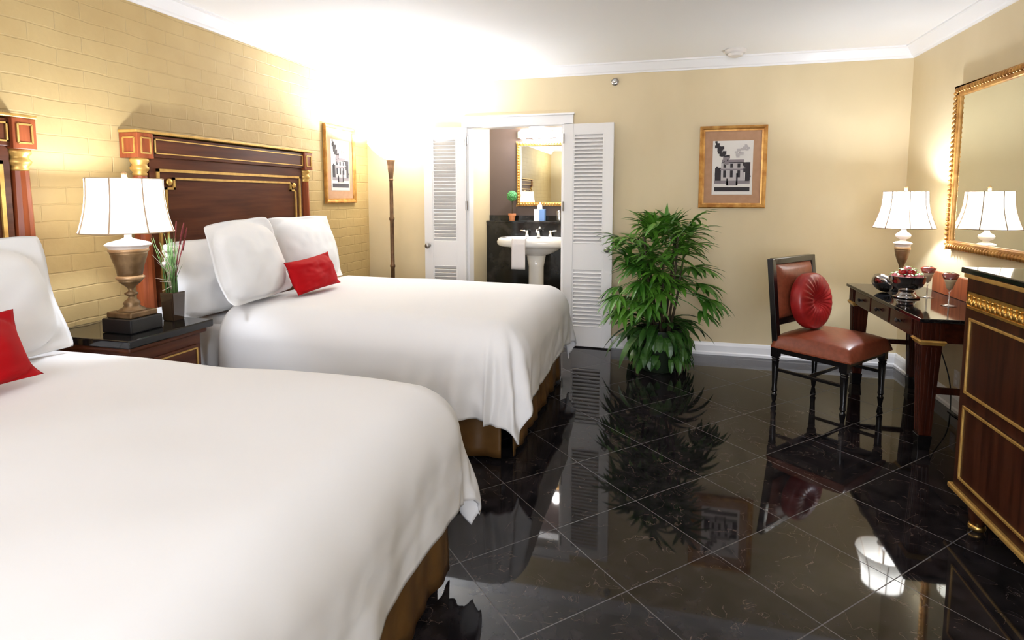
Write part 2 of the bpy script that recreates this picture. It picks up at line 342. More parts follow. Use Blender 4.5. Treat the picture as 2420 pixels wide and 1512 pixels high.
# ------------------------------------------------------------------ beds
def headboard(parent, y0, y1):
    xf, xb = -2.87, XL + .012
    bm = B(); box(bm, xb, y0 + .10, .30, xf - .02, y1 - .10, 1.79); h = obj('headboard', bm, M['mahogy'], parent, bevel=.003)
    bm = B(); box(bm, xf - .02, y0 + .10, 1.665, xf, y1 - .10, 1.79); obj('crest_rail', bm, M['mahogy'], h, bevel=.004)
    bm = B(); box(bm, xb, y0 - .006, 1.797, xf + .020, y1 + .006, 1.813); obj('top_moulding', bm, M['goldp'], h, bevel=.004)
    for y, s in ((y0, 1), (y1, -1)):
        bm = B(); ya, yb = sorted((y, y + s * .105)); box(bm, xb, ya, 1.655, xf + .016, yb, 1.797); obj('post_block', bm, M['redwood'], h, bevel=.003)
        bm = B()   # gilt rectangles on the block: front and outer side
        fr = xf + .018
        for a, b in ((ya + .022, yb - .022),):
            for z in (1.683, 1.768): box(bm, fr - .004, a, z - .004, fr + .003, b, z + .004)
            for q in (a, b): box(bm, fr - .004, q - .004, 1.683, fr + .003, q + .004, 1.768)
        so = ya - .002 if s > 0 else yb + .002
        for z in (1.683, 1.768): box(bm, xb + .03, so - .003, z - .004, xf - .005, so + .003, z + .004)
        for q in (xb + .03, xf - .005): box(bm, q - .004, so - .003, 1.683, q + .004, so + .003, 1.768)
        obj('gilt_inlay', bm, M['goldp'], h)
        cy, cx = y + s * .052, xf - .035
        bm = B(); lathe(bm, [(.034, 1.555), (.040, 1.565), (.034, 1.575), (.046, 1.588), (.050, 1.60), (.040, 1.612), (.038, 1.622), (.05, 1.637), (.048, 1.655)], cx, cy, 20); obj('capital', bm, M['goldp'], h, smooth=True)
        bm = B(); lathe(bm, [(.056, .02), (.056, .30), (.054, .42), (.050, .9), (.036, 1.556)], cx, cy, 12); obj('column', bm, M['redwood'], h)
    bm = B()
    def rect(ya, yb, za, zb, w=.013, x=xf - .016, bottom=True):
        box(bm, x - .006, ya, zb - w, x + .006, yb, zb)
        if bottom: box(bm, x - .006, ya, za, x + .006, yb, za + w)
        box(bm, x - .006, ya, za, x + .006, ya + w, zb); box(bm, x - .006, yb - w, za, x + .006, yb, zb)
    rect(y0 + .125, y1 - .115, 1.685, 1.772, .007, xf)
    obj('crest_inlay', bm, M['goldp'], h); bm = B()
    rect(y0 + .145, y1 - .135, .45, 1.60, .017)
    obj('outer_gilt_border', bm, M['goldp'], h); bm = B()
    a, b, zt, n, x, w = y0 + .205, y1 - .20, 1.545, .06, xf - .016, .014
    def seg(ya, za, yb, zb): box(bm, x - .006, min(ya, yb) - w / 2, min(za, zb) - w / 2, x + .006, max(ya, yb) + w / 2, max(za, zb) + w / 2)
    seg(a + n, zt, b - n, zt); seg(a + n, zt, a + n, zt - n); seg(b - n, zt, b - n, zt - n); seg(a, zt - n, a + n, zt - n); seg(b, zt - n, b - n, zt - n)
    seg(a, zt - n, a, .55); seg(b, zt - n, b, .55); seg(a, .55, b, .55)
    obj('inner_gilt_border', bm, M['goldp'], h)
    for q in (a + .022, b - .022):
        bm = B(); ball(bm, (x + .004, q, zt - .022), .024, s=(.6, 1, 1)); obj('rosette', bm, M['gold'], h, smooth=True)

def make_bed(y0, y1, hy0, hy1, label):
    xh, xf = -2.85, -.775
    t = thing('bed', label, 'bed', (xf, (y0 + y1) / 2, 0), 0, 'mahogany beds along the brick wall')
    headboard(t, hy0, hy1)
    bm = B(); box(bm, xh, y0 + .05, .16, xf - .05, y1 - .05, .40); obj('box_spring', bm, M['linen'], t, bevel=.03)
    bm = B(); box(bm, xh, y0 + .02, .40, xf - .02, y1 - .02, .695); obj('mattress', bm, M['linen'], t, bevel=.05, seg=3)
    # fitted sheet hanging at the pillow end
    for yy, s in ((y0, -1), (y1, 1)):
        bm = B()
        def side(u, v):
            return V((xh + .02 + u * .62, yy + s * (.008 + .008 * (1 - v) * math.sin(u * 34)), .36 + v * .30))
        gridsurf(bm, 30, 8, side); obj('sheet', bm, M['linen2'], t, smooth=True, solid=.004)
    for x in (xh + .1, xf - .12):
        for y in (y0 + .12, y1 - .12):
            bm = B(); lathe(bm, [(.03, 0), (.035, .16)], x, y, 12); obj('leg', bm, M['blackwood'], t)
    # pleated satin skirt: three panels, split at the corners
    def panel(p0, p1, nrm, ph):
        p0, p1, nrm = V(p0), V(p1), V(nrm); Ln = (p1 - p0).length; bm = B()
        def fn(u, v):
            fold = (1 - v) * (.010 * math.sin(u * Ln * 21 + ph) + .007 * math.sin(u * Ln * 47 + 2 * ph))
            return p0.lerp(p1, u) + nrm * (fold * .8 - .004 + .012 * (1 - v)) + V((0, 0, .022 + v * .42))
        gridsurf(bm, max(24, int(Ln * 60)), 10, fn); obj('skirt_panel', bm, M['skirt'], t, smooth=True, solid=.004)
    panel((xh, y0, 0), (xf - .05, y0, 0), (0, -1, 0), 1); panel((xh, y1, 0), (xf - .05, y1, 0), (0, 1, 0), 2)
    panel((xf, y0 + .03, 0), (xf, y1 - .03, 0), (1, 0, 0), 3)
    return t
B1Y, B2Y = (.44, 1.97), (2.89, 4.42)
bed1 = make_bed(*B1Y, .41, 2.066, 'mahogany bed nearest the camera, in front of the nightstand')
bed2 = make_bed(*B2Y, 2.60, 4.255, 'mahogany bed beyond the nightstand, by the standing palm and louvred doors')

def duvet(name, y0, y1, seed, label):
    x0, x1, zt, R, L, LS = -2.57, -.685, .775, .20, .56, .645
    ya, yb = y0 - .075, y1 + .06; cxr, ca, cb = x1 - R, ya + R, yb - R
    off = V((seed * 7.3, seed * 3.1, 0))
    def fn(u, v):
        s = x0 + u * (cxr + L - x0); t = (ca - LS) + v * (cb - ca + 2 * LS)
        dx = max(0, s - cxr); dy = (t - cb) if t > cb else ((t - ca) if t < ca else 0)
        d = math.hypot(dx, dy)
        bx, by = min(s, cxr), min(max(t, ca), cb)
        n1 = noise.noise(V((s * 1.6, t * 1.6, 0)) + off); n2 = noise.noise(V((s * 4, t * 4, 5)) + off); n3 = noise.noise(V((s * 11, t * 11, 9)) + off)
        z = zt + .012 * n1 + .004 * n2 - .025 * max(0, (bx + 1.5)) ** 2
        z -= .015 * (abs(by - (ya + yb) / 2) / (yb - ya) * 2) ** 4
        if d < 1e-6: return V((bx, by, z))
        ux, uy = dx / d, dy / d; th = math.atan2(abs(dy), dx + 1e-9)
        corner = math.sin(2 * th) ** 2
        d *= 1 - .16 * corner
        a = min(d / R, PI / 2); out = R * math.sin(a); drop = R * (1 - math.cos(a))
        side = math.sin(th) ** 2
        if d > R * PI / 2: drop += (d - R * PI / 2) * .985; out += (.02 * side + .05 * corner) * (d - R * PI / 2) / .3
        per = (by - ca) if dx > abs(dy) else (bx - cxr)
        if dx > 0 and dy != 0: per += th * .45
        k = min(1, drop / .42) ** 1.3
        toward_foot = math.exp(-((bx - cxr) / .55) ** 2)
        f = side * toward_foot * (.026 * math.sin(per * 21 + seed * 2 + 2.5 * n1) + .016 * math.sin(per * 43 + seed + 3 * n2))
        f += (1 - side) * (.010 * math.sin(per * 9 + seed * 3 + 3 * n1) + .005 * n2)
        if dx > 0 and dy != 0: f += .034 * math.sin(th * 10 + seed) * corner
        f += .008 * n3 * (.4 + .6 * toward_foot) + .004 * noise.noise(V((s * 20, t * 7, 3)) + off) * toward_foot * (1 - corner)
        out += f * k + .02 * k * corner
        zz = z - drop + k * .018 * math.sin(per * 6 + seed)
        return V((bx + ux * out, by + uy * out, max(.05, zz)))
    bm = B(); gridsurf(bm, 150, 180, fn)
    o = obj(name, bm, M['linen'], smooth=True, solid=.012)
    return tag(o, label, 'duvet', 'white duvets on the two beds')
duvet('duvet', *B1Y, 1.0, 'wide white cotton duvet over the bed nearest the camera')
duvet('duvet', *B2Y, 2.4, 'white cotton duvet hanging in folds over the far bed')

def pillow(name, c, w, h, th, lean, m, label, cat, group, flange=0, yaw=0, roll=0, wr=.016, seed=0, n=40, pinch=.03, cround=.05, zmin=.785):
    """standing pillow: width along world Y, leaning back towards -X by lean"""
    bm = B(); sides = []
    for sgn in (1, -1):
        def fn(u, v, sgn=sgn):
            a, b = 2 * u - 1, 2 * v - 1
            fa = 1 - flange / (w / 2); fb = 1 - flange / (h / 2)
            aa, bb = min(1, abs(a) / fa), min(1, abs(b) / fb)
            rr = (aa ** 3.2 + bb ** 3.2) ** (1 / 3.2); hgt = max(0, (1 - min(1, rr) ** 2.4)) ** .6
            rd = cround * abs(a * b) ** 4
            px = w / 2 * a * (1 - pinch * (1 - b * b) - rd); pz = h / 2 * b * (1 - pinch * (1 - a * a) - rd)
            nn = noise.noise(V((a * 1.9, b * 1.9, seed))) * wr + noise.noise(V((a * 5, b * 5, seed + 9))) * wr * .35
            edge = min(1, 3 * (1 - max(abs(a), abs(b))))
            y = sgn * (th / 2 * hgt + .004 * min(1, 14 * (1 - max(abs(a), abs(b))))) + sgn * nn * edge + (.012 * math.sin(6 * a + 4 * b + seed) * (1 - edge) if flange else 0)
            return V((y, px, pz))
        gridsurf(bm, n, n, fn)
    bmesh.ops.remove_doubles(bm, verts=bm.verts, dist=1e-5)
    Mx = Matrix.Translation(c) @ Matrix.Rotation(yaw, 4, 'Z') @ Matrix.Rotation(-lean, 4, 'Y') @ Matrix.Rotation(roll, 4, 'X')
    base = V((c[0], c[1], zmin))
    bmesh.ops.transform(bm, matrix=Mx, verts=bm.verts)
    for v in bm.verts:
        if v.co.z < zmin + .05: v.co.z = zmin + .05 * max(0, (v.co.z - zmin + .06) / .11) ** 1.4 if v.co.z > zmin - .06 else zmin
    bmesh.ops.transform(bm, matrix=Matrix.Translation(-base), verts=bm.verts)
    o = obj(name, bm, m, smooth=True); o.location = base
    return tag(o, label, cat, group)
R_ = math.radians
G = 'white pillows against the headboards'
pillow('pillow', (-2.735, 2.99, .925), .62, .52, .15, R_(12), M['linen2'], 'white pillow tucked behind, at the vase end of the far bed', 'pillow', G, seed=3, zmin=.705)
pillow('pillow', (-2.525, 3.07, 1.025), .68, .57, .23, R_(17), M['linen2'], 'large white pillow with flanged edge leaning in front on the far bed', 'pillow', G, flange=.035, yaw=R_(4), roll=R_(3), seed=5, wr=.022, cround=.10)
pillow('pillow', (-2.655, 3.86, 1.01), .74, .58, .22, R_(15), M['linen2'], 'large white pillow right behind the red cushion of the far bed', 'pillow', G, flange=.03, yaw=R_(-4), seed=8)
pillow('pillow', (-2.545, 1.505, 1.01), .76, .56, .23, R_(18), M['linen2'], 'large white pillow on the bed nearest the camera', 'pillow', G, flange=.035, seed=11)
G = 'small red cushions on the beds'
pillow('cushion', (-2.345, 3.475, .893), .53, .27, .13, R_(20), M['red'], 'small red cushion on the far bed', 'cushion', G, roll=R_(3), seed=2, pinch=.08, cround=0)
pillow('cushion', (-2.225, 1.25, .90), .56, .29, .14, R_(26), M['red'], 'small red cushion on the bed nearest the camera', 'cushion', G, seed=4, pinch=.08, cround=0)

# ------------------------------------------------------------------ nightstand and what stands on it
NX, NY0, NY1, NZ = -2.395, 2.075, 2.596, .765
t = thing('nightstand', 'mahogany nightstand with black stone top between the two beds', 'nightstand', (-2.69, (NY0 + NY1) / 2, 0))
bm = B(); box(bm, XL + .03, NY0 + .045, .10, NX - .05, NY1 - .045, NZ - .04); obj('body', bm, M['mahogy'], t, bevel=.004)
bm = B(); box(bm, XL + .03, NY0 + .02, NZ - .068, NX - .022, NY1 - .02, NZ - .038); obj('cornice', bm, M['mahogy'], t, bevel=.012, seg=3)
bm = B(); box(bm, XL + .03, NY0, NZ - .04, NX, NY1, NZ); obj('top', bm, M['granite'], t, bevel=.006)
for z0, z1 in ((.485, .64), (.16, .455)):
    bm = B(); box(bm, NX - .052, NY0 + .07, z0, NX - .036, NY1 - .07, z1); dr = obj('drawer', bm, M['mahogy'], t, bevel=.003)
    bm = B(); x = NX - .034
    for z in (z0 + .018, z1 - .018): box(bm, x - .003, NY0 + .088, z - .004, x + .003, NY1 - .088, z + .004)
    for y in (NY0 + .088, NY1 - .088): box(bm, x - .003, y - .004, z0 + .018, x + .003, y + .004, z1 - .018)
    obj('gilt_inlay', bm, M['goldp'], dr)
    bm = B(); ball(bm, (NX - .02, (NY0 + NY1) / 2, (z0 + z1) / 2), .014); obj('knob', bm, M['gold'], dr, smooth=True)
for x in (XL + .08, NX - .09):
    for y in (NY0 + .09, NY1 - .09):
        bm = B(); frustum(bm, x, y, 0, .10, .02, .02, .032, .032); obj('foot', bm, M['mahog'], t)

def lampshade(parent, cx, cy, z0, z1, r0, r1, npan=10, flat=.86, bell=.012, seams=True, phase=0):
    """bell shade with taped seams; flat squashes nothing, panels are slightly hollow"""
    N = 60; bm = B(); H = 14; rows = []
    def rad(k, a):
        f = k / (H - 1); r = r0 + (r1 - r0) * f - bell * math.sin(f * PI) 
        q = ((a + phase) / (2 * PI) * npan) % 1
        return r * (1 - .018 * math.sin(q * PI))
    for k in range(H):
        z = z0 + (z1 - z0) * k / (H - 1)
        rows.append([bm.verts.new((cx + rad(k, 2 * PI * i / N) * math.cos(2 * PI * i / N), cy + rad(k, 2 * PI * i / N) * math.sin(2 * PI * i / N), z)) for i in range(N)])
    for a, b in zip(rows, rows[1:]):
        for i in range(N): bm.faces.new((a[i], a[(i + 1) % N], b[(i + 1) % N], b[i]))
    s = obj('lampshade', bm, M['shade'], parent, smooth=True)
    bm = B()
    for j in range(npan):
        a = 2 * PI * j / npan - phase
        tube(bm, [(cx + (rad(k, a) + .001) * math.cos(a), cy + (rad(k, a) + .001) * math.sin(a), z0 + (z1 - z0) * k / (H - 1)) for k in range(H)], .0036, 6)
    for k, rr in ((0, .0032), (H - 1, .003)):
        pts = [(cx + rad(k, 2 * PI * i / N) * math.cos(2 * PI * i / N), cy + rad(k, 2 * PI * i / N) * math.sin(2 * PI * i / N), z0 + (z1 - z0) * k / (H - 1)) for i in range(N + 1)]
        tube(bm, pts, rr, 5)
    obj('trim_tape', bm, M['seam'], s, smooth=True)
    return s
def bulb(loc, watts, col, r=.03, parent=None):
    l = bpy.data.lights.new('lamp_bulb_light', 'POINT'); l.energy = watts; l.color = col; l.shadow_soft_size = r
    o = bpy.data.objects.new('lamp_bulb_light', l); C.objects.link(o); o.location = loc; return o
WARM = (.88, .965, 1.12)
LX, LYY = -2.59, 2.275
t = thing('table_lamp', 'brass urn table lamp with cream shade on the nightstand', 'lamp', (LX, LYY, NZ))
bm = B(); box(bm, LX - .092, LYY - .092, NZ + .001, LX + .092, LYY + .092, NZ + .072); obj('plinth', bm, M['black'], t, bevel=.006)
bm = B(); box(bm, LX - .078, LYY - .078, NZ + .072, LX + .078, LYY + .078, NZ + .102); obj('base', bm, M['brass'], t, bevel=.008, seg=3)
bm = B(); lathe(bm, [(.066, .866), (.057, .874), (.042, .883), (.034, .892), (.038, .903), (.032, .914), (.016, .926), (.013, .938), (.028, .946), (.030, .955), (.013, .963), (.012, .976), (.022, .988), (.048, 1.010), (.056, 1.024)], LX, LYY, 32); obj('stem', bm, M['brass'], t, smooth=True)
bm = B(); lathe(bm, [(.056, 1.022), (.063, 1.03), (.064, 1.037), (.055, 1.045)], LX, LYY, 32); obj('lower_ring', bm, M['brassl'], t, smooth=True)
bm = B(); lathe(bm, [(.054, 1.044), (.057, 1.062), (.064, 1.095), (.075, 1.13), (.081, 1.152), (.0835, 1.164)], LX, LYY, 32); obj('urn', bm, M['brass'], t, smooth=True)
bm = B(); lathe(bm, [(.0835, 1.162), (.088, 1.167), (.087, 1.175), (.084, 1.18)], LX, LYY, 32); obj('upper_ring', bm, M['brassl'], t, smooth=True)
bm = B(); lathe(bm, [(.085, 1.178), (.089, 1.188), (.099, 1.193), (.102, 1.199), (.09, 1.209), (.055, 1.219), (.03, 1.226), (.016, 1.234), (.015, 1.285)], LX, LYY, 32); obj('cap', bm, M['cream'], t, smooth=True, auto=40)
bm = B(); lathe(bm, [(.007, 1.28), (.007, 1.528), (.013, 1.532), (.011, 1.542), (.014, 1.55), (.006, 1.56), (0, 1.563)], LX, LYY, 16); obj('harp_and_finial', bm, M['brassl'], t, smooth=True)
lampshade(t, LX, LYY, 1.262, 1.525, .207, .168, 8, phase=.3)

# vase of grasses
VX, VY = -2.585, 2.52
t = thing('vase', 'dark square vase of grasses and dry stems on the nightstand', 'vase', (VX, VY, NZ))
bm = B(); frustum(bm, VX, VY, NZ, NZ + .155, .036, .036, .043, .043); obj('container', bm, M['smoke'], t, bevel=.004)
bm = B(); rng = random.Random(3)
for i in range(70):
    a = rng.uniform(0, 2 * PI); r0 = rng.uniform(0, .03); h = rng.uniform(.16, .36); lean = rng.uniform(0, .06)
    p = V((VX + r0 * math.cos(a), VY + r0 * math.sin(a), NZ + .12)); b = rng.uniform(0, 2 * PI)
    tube(bm, [p + V((lean * f * f * math.cos(b), lean * f * f * math.sin(b), h * f)) for f in (0, .5, 1)], .0028, 4, .0008)
obj('grass_blades', bm, M['grass'], t, smooth=True)
bm = B()
for (dx, dy, dz) in ((.09, -.20, .24), (.07, -.15, .27), (.10, -.18, .20), (.09, -.19, .12), (.10, -.16, .05), (.06, -.11, .25), (.10, -.17, .10)):
    p = V((VX, VY, NZ + .14)); q = p + V((dx, dy, dz)); m_ = p.lerp(q, .5) + V((0, .025, .03)); tube(bm, [p, m_, q], .0022, 4, .0012)
obj('dry_stems', bm, M['straw'], t, smooth=True)
for (dx, dy, dz) in ((.02, .03, .40), (.03, .07, .39), (.02, .10, .36), (.06, .03, .37), (.08, .02, .30), (.03, .05, .33)):
    bm = B(); p = V((VX, VY, NZ + .14)); q = p + V((dx, dy, dz)); tube(bm, [p, p.lerp(q, .5) + V((0, 0, .02)), q], .0016, 4)
    d = (q - p).normalized(); tube(bm, [q - d * .06, q - d * .03, q], .0055, 6, .003); obj('seed_head', bm, M['maroon'], t, smooth=True)
bm = B(); rng = random.Random(9)
for k in range(26):
    a = rng.uniform(0, 2 * PI); ball(bm, (VX - .03 + .028 * math.cos(a) * rng.random(), VY + .02 + .05 * math.sin(a) * rng.random(), NZ + .34 + rng.uniform(-.05, .06)), .014, 6, 5)
obj('pale_blossom', bm, M['whitef'], t, smooth=True)
bm = B(); CX, CY = -2.70, 2.545
for s in (-1, 1):
    vs = [bm.verts.new(p) for p in ((CX - .02, CY - .05, NZ + .055), (CX - .02, CY + .03, NZ + .055), (CX - .02 + s * .03, CY + .03, NZ + .001), (CX - .02 + s * .03, CY - .05, NZ + .001))]; bm.faces.new(vs)
tag(obj('folded_card', bm, M['white'], solid=.0015), 'small white folded card beside the vase', 'card')

# ------------------------------------------------------------------ floor lamp, wall pictures
FX, FY = -2.56, 5.10
t = thing('floor_lamp', 'bronze torchiere floor lamp with glowing glass bowl in the corner', 'lamp', (FX, FY, 0))
bm = B(); lathe(bm, [(.15, 0), (.15, .015), (.13, .03), (.06, .05), (.03, .09), (.022, .12)], FX, FY, 28); obj('base', bm, M['bronze'], t, smooth=True, auto=50)
bm = B(); lathe(bm, [(.020, .12), (.020, .74), (.026, .75), (.026, .765), (.020, .775), (.019, 1.20), (.026, 1.21), (.026, 1.23), (.019, 1.24), (.0175, 1.585), (.024, 1.595), (.02, 1.605)], FX, FY, 16); obj('pole', bm, M['bronze'], t, smooth=True, auto=50)
bm = B(); lathe(bm, [(.018, 1.605), (.024, 1.65), (.032, 1.71), (.030, 1.715), (.036, 1.76), (.042, 1.785), (.036, 1.79)], FX, FY, 20); obj('cup', bm, M['bronze'], t, smooth=True, auto=50)
bm = B(); lathe(bm, [(.03, 1.79), (.07, 1.805), (.12, 1.835), (.17, 1.88), (.215, 1.935), (.219, 1.943)], FX, FY, 40, close=False); obj('bowl', bm, M['bowlglass'], t, smooth=True)

QX, QY = -1.75, -1.35  # unseen torchiere, added to bounce fill light off the ceiling
t = thing('floor_lamp', 'bronze torchiere floor lamp with metal bowl added unseen behind the camera as ceiling fill light', 'lamp', (QX, QY, 0))
bm = B(); lathe(bm, [(.15, 0), (.15, .015), (.13, .03), (.06, .05), (.03, .09), (.022, .12)], QX, QY, 28); obj('base', bm, M['bronze'], t, smooth=True, auto=50)
bm = B(); lathe(bm, [(.020, .12), (.0175, 1.605), (.030, 1.71), (.042, 1.79)], QX, QY, 16); obj('pole', bm, M['bronze'], t, smooth=True, auto=50)
bm = B(); lathe(bm, [(.02, 1.79), (.07, 1.805), (.12, 1.835), (.17, 1.88), (.215, 1.935), (.219, 1.943)], QX, QY, 40, close=False); obj('bowl', bm, M['bronze'], t, smooth=True, solid=.003)

def picture(name, label, c, w, h, axis, fw=.045):
    """axis 'y': hangs on the back wall (faces -Y); 'x': hangs on the left wall (faces +X)"""
    t = thing(name, label, 'picture', c, 0, 'gold framed house prints')
    if axis == 'x': t.rotation_euler = (0, 0, PI / 2)
    bm = B()
    pr = [(0, 0), (.022, .0), (.028, .010), (.024, .022), (.016, .032), (.014, fw), (0, fw)]   # (out, inward)
    cs = [V((-w / 2, 0, -h / 2)), V((w / 2, 0, -h / 2)), V((w / 2, 0, h / 2)), V((-w / 2, 0, h / 2))]
    inn = [V((1, 0, 1)), V((-1, 0, 1)), V((-1, 0, -1)), V((1, 0, -1))]
    rings = [[bm.verts.new(c_ + V((0, -o_, 0)) + i_ * q) for o_, q in pr] for c_, i_ in zip(cs, inn)]
    for k in range(4):
        a, b = rings[k], rings[(k + 1) % 4]
        for i in range(len(pr)):
            j = (i + 1) % len(pr); bm.faces.new((a[i], a[j], b[j], b[i]))
    obj('frame', bm, M['frame'], t, local=True)
    bm = B(); box(bm, -w / 2 + fw * .8, -.008, -h / 2 + fw * .8, w / 2 - fw * .8, -.002, h / 2 - fw * .8); obj('mount', bm, M['mat_'], t, local=True)
    pw, ph = w * .60, h * .655; oz = -.005
    bm = B(); box(bm, -pw / 2, -.0105, oz - ph / 2, pw / 2, -.007, oz + ph / 2)
    k = -.0112
    def quad(x0, z0, x1, z1, mi): box(bm, x0 * pw, k - .0003, oz + z0 * ph, x1 * pw, k + .0004, oz + z1 * ph, mi)
    quad(-.44, -.44, .44, -.36, 1); quad(-.44, -.30, .44, -.24, 2); quad(-.43, -.24, -.28, 0, 1); quad(.32, -.24, .44, .10, 1)
    quad(-.28, -.24, .30, .10, 3); quad(-.26, .085, .28, .15, 2)
    k -= .0004
    for x in (-.19, -.02, .16): quad(x - .035, -.18, x + .035, -.05, 1); quad(x - .035, .0, x + .035, .075, 1)
    quad(-.30, -.045, .32, -.02, 2); quad(-.14, -.33, -.10, -.2, 1); quad(.10, -.33, .14, -.1, 1); quad(-.14, -.33, .14, -.25, 2)
    k -= .0003
    rng = random.Random(5)
    for i in range(30):
        f = rng.random(); x = -.42 + .30 * f + rng.uniform(-.04, .05); z = .44 - .30 * f + rng.uniform(-.06, .05); s = rng.uniform(.02, .05); k -= .00002; quad(x - s, z - s * .7, x + s, z + s * .7, rng.choice((1, 1, 2)))
    for i in range(16):
        x = rng.uniform(.02, .40); z = .2 + (x - .02) * .5 + rng.uniform(-.06, .08); s = rng.uniform(.02, .05); k -= .00002; quad(x - s, z - s * .5, x + s, z + s * .5, rng.choice((2, 3, 3)))
    for i in range(14):
        x = rng.choice((rng.uniform(-.44, -.3), rng.uniform(.3, .44))); z = rng.uniform(-.22, .08); s = rng.uniform(.02, .05); k -= .00002; quad(x - s, z - s * .7, x + s, z + s * .7, 1)
    obj('print', bm, [M['paper'], M['ink'], M['ink2'], M['ink3']], t, local=True)
    return t
picture('framed_picture', 'gold framed black and white house print on the back wall by the palm', (.573, YB - .002, 1.694), .557, .72, 'y')
picture('framed_picture', 'gold framed house print on the painted brick wall beside the floor lamp', (XL + .006, 4.89, 1.733), .53, .72, 'x')

# ------------------------------------------------------------------ palm
PX, PY = -.02, 4.86
t = thing('potted_palm', 'tall bushy green lady palm in a leaf-covered pot by the back wall', 'plant', (PX, PY, 0))
bm = B(); lathe(bm, [(.135, 0), (.145, .02), (.175, .30), (.185, .32), (.185, .35), (.165, .35), (.16, .30), (0, .30)], PX, PY, 28); obj('pot', bm, M['pot'], t, smooth=True, auto=50)
def leaf(bm, base, dirv, length, width, droop, n=6, fold=.25, shape=.9):
    d = V(dirv).normalized(); side = d.cross(V((0, 0, 1)))
    side = side.normalized() if side.length > .01 else V((1, 0, 0))
    rows = []
    p = V(base); st = length / n
    for i in range(n + 1):
        f = i / n; w = width * (math.sin(PI * min(1, (f * .92 + .08)) ** shape) ** .7) if i < n else .0008
        upv = side.cross(d).normalized()
        rows.append((p - side * w / 2 + upv * fold * w * .5, p.copy(), p + side * w / 2 + upv * fold * w * .5))
        d = (d + V((0, 0, -droop / n))).normalized(); p = p + d * st
    vs = [[bm.verts.new(q) for q in r] for r in rows]
    for a, b in zip(vs, vs[1:]):
        bm.faces.new((a[0], a[1], b[1], b[0])); bm.faces.new((a[1], a[2], b[2], b[1]))
rng = random.Random(21)
fans = []
for i in range(12):
    a = 2 * PI * i / 12 + rng.uniform(-.2, .2); r0 = rng.uniform(.02, .11); hgt = rng.uniform(.84, 1.12)
    base = V((PX + r0 * math.cos(a), PY + r0 * math.sin(a), .30)); top = base + V((.11 * math.cos(a), .09 * math.sin(a), hgt - .30))
    bm = B(); tube(bm, [base, base.lerp(top, .5) + V((.01, 0, .0)), top], .011, 7, .008); obj('cane', bm, M['cane'], t, smooth=True)
    for k in range(7):
        f = .56 + .073 * k; b = a + rng.uniform(-1.2, 1.2) + k * 1.3
        o = base.lerp(top, f); el = rng.uniform(-.05, .45) + .16 * (k - 3)
        fans.append((o, b, el, rng.uniform(.12, .27)))
for k in range(9): fans.append((V((PX, PY, 1.00 + .06 * (k % 3))), 2 * PI * k / 9, rng.uniform(.5, 1.25), rng.uniform(.10, .2)))
for k in range(6): fans.append((V((PX + .06 * math.cos(k), PY + .05 * math.sin(k), 1.05)), k * 1.05 + .4, 1.3, .09))
bm = B()
for (o, b, el, pl) in fans:
    d = V((math.cos(b) * math.cos(el), math.sin(b) * math.cos(el), math.sin(el)))
    hub = o + d * pl + V((0, 0, -.01)); tube(bm, [o, o.lerp(hub, .5) + V((0, 0, .012)), hub], .0035, 4)
    side = d.cross(V((0, 0, 1))).normalized(); nl = rng.randint(7, 10)
    for q in range(nl):
        f = (q / (nl - 1) - .5) * 2; ang = f * 1.45
        dd = d * math.cos(ang) + side * math.sin(ang) + V((0, 0, .25 - .2 * abs(f)))
        leaf(bm, hub, dd, rng.uniform(.20, .28) * (1 - .15 * abs(f)), rng.uniform(.032, .046), rng.uniform(.5, 1.3), n=5)
# keep the crown inside the space it has in front of the wall
for v in bm.verts:
    if v.co.y > YB - .05: v.co.y = YB - .05 - .02 * (v.co.y - YB + .05)
obj('fronds', bm, M['leaf'], t)
bm = B()
for i in range(40):
    a = rng.uniform(0, 2 * PI); el = rng.uniform(.0, 1.0); r0 = rng.uniform(.05, .15)
    leaf(bm, (PX + r0 * math.cos(a), PY + r0 * math.sin(a), rng.uniform(.34, .42)), (math.cos(a) * math.cos(el), math.sin(a) * math.cos(el), math.sin(el)), rng.uniform(.26, .44), rng.uniform(.045, .075), rng.uniform(1.0, 2.0), n=6, shape=1)
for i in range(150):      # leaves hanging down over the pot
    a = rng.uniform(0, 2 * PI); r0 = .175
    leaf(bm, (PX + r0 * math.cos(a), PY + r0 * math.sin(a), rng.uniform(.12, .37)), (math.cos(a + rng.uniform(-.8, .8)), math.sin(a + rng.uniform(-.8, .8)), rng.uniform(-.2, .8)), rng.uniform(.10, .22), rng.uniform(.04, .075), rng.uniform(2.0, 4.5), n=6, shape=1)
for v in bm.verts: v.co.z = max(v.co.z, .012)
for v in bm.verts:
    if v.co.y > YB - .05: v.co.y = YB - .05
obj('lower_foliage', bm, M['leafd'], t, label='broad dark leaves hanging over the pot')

# ------------------------------------------------------------------ chair (built around its own origin, facing +x)
CHX, CHY, CHR = 1.127, 4.326, math.radians(-40)
t = thing('side_chair', 'black framed side chair with brown leather seat beside the desk', 'chair', (CHX, CHY, 0), CHR)
hd, hw = .23, .27
legp = [(.010, 0), (.014, .012), (.018, .045), (.021, .055), (.015, .064), (.014, .072), (.020, .082), (.018, .095), (.016, .11), (.022, .25), (.023, .29), (.027, .297), (.020, .305), (.027, .315), (.020, .325)]
for sx in (-1, 1):
    for sy in (-1, 1):
        bm = B(); lathe(bm, legp, sx * hd, sy * hw, 14); box(bm, sx * hd - .024, sy * hw - .024, .325, sx * hd + .024, sy * hw + .024, .40)
        obj('leg', bm, M['blackwood'], t, local=True, smooth=True, auto=35)
bm = B()
for sy in (-1, 1): box(bm, -hd, sy * hw - .016, .355, hd, sy * hw + .016, .405)
for sx in (-1, 1): box(bm, sx * hd - .016, -hw, .355, sx * hd + .016, hw, .405)
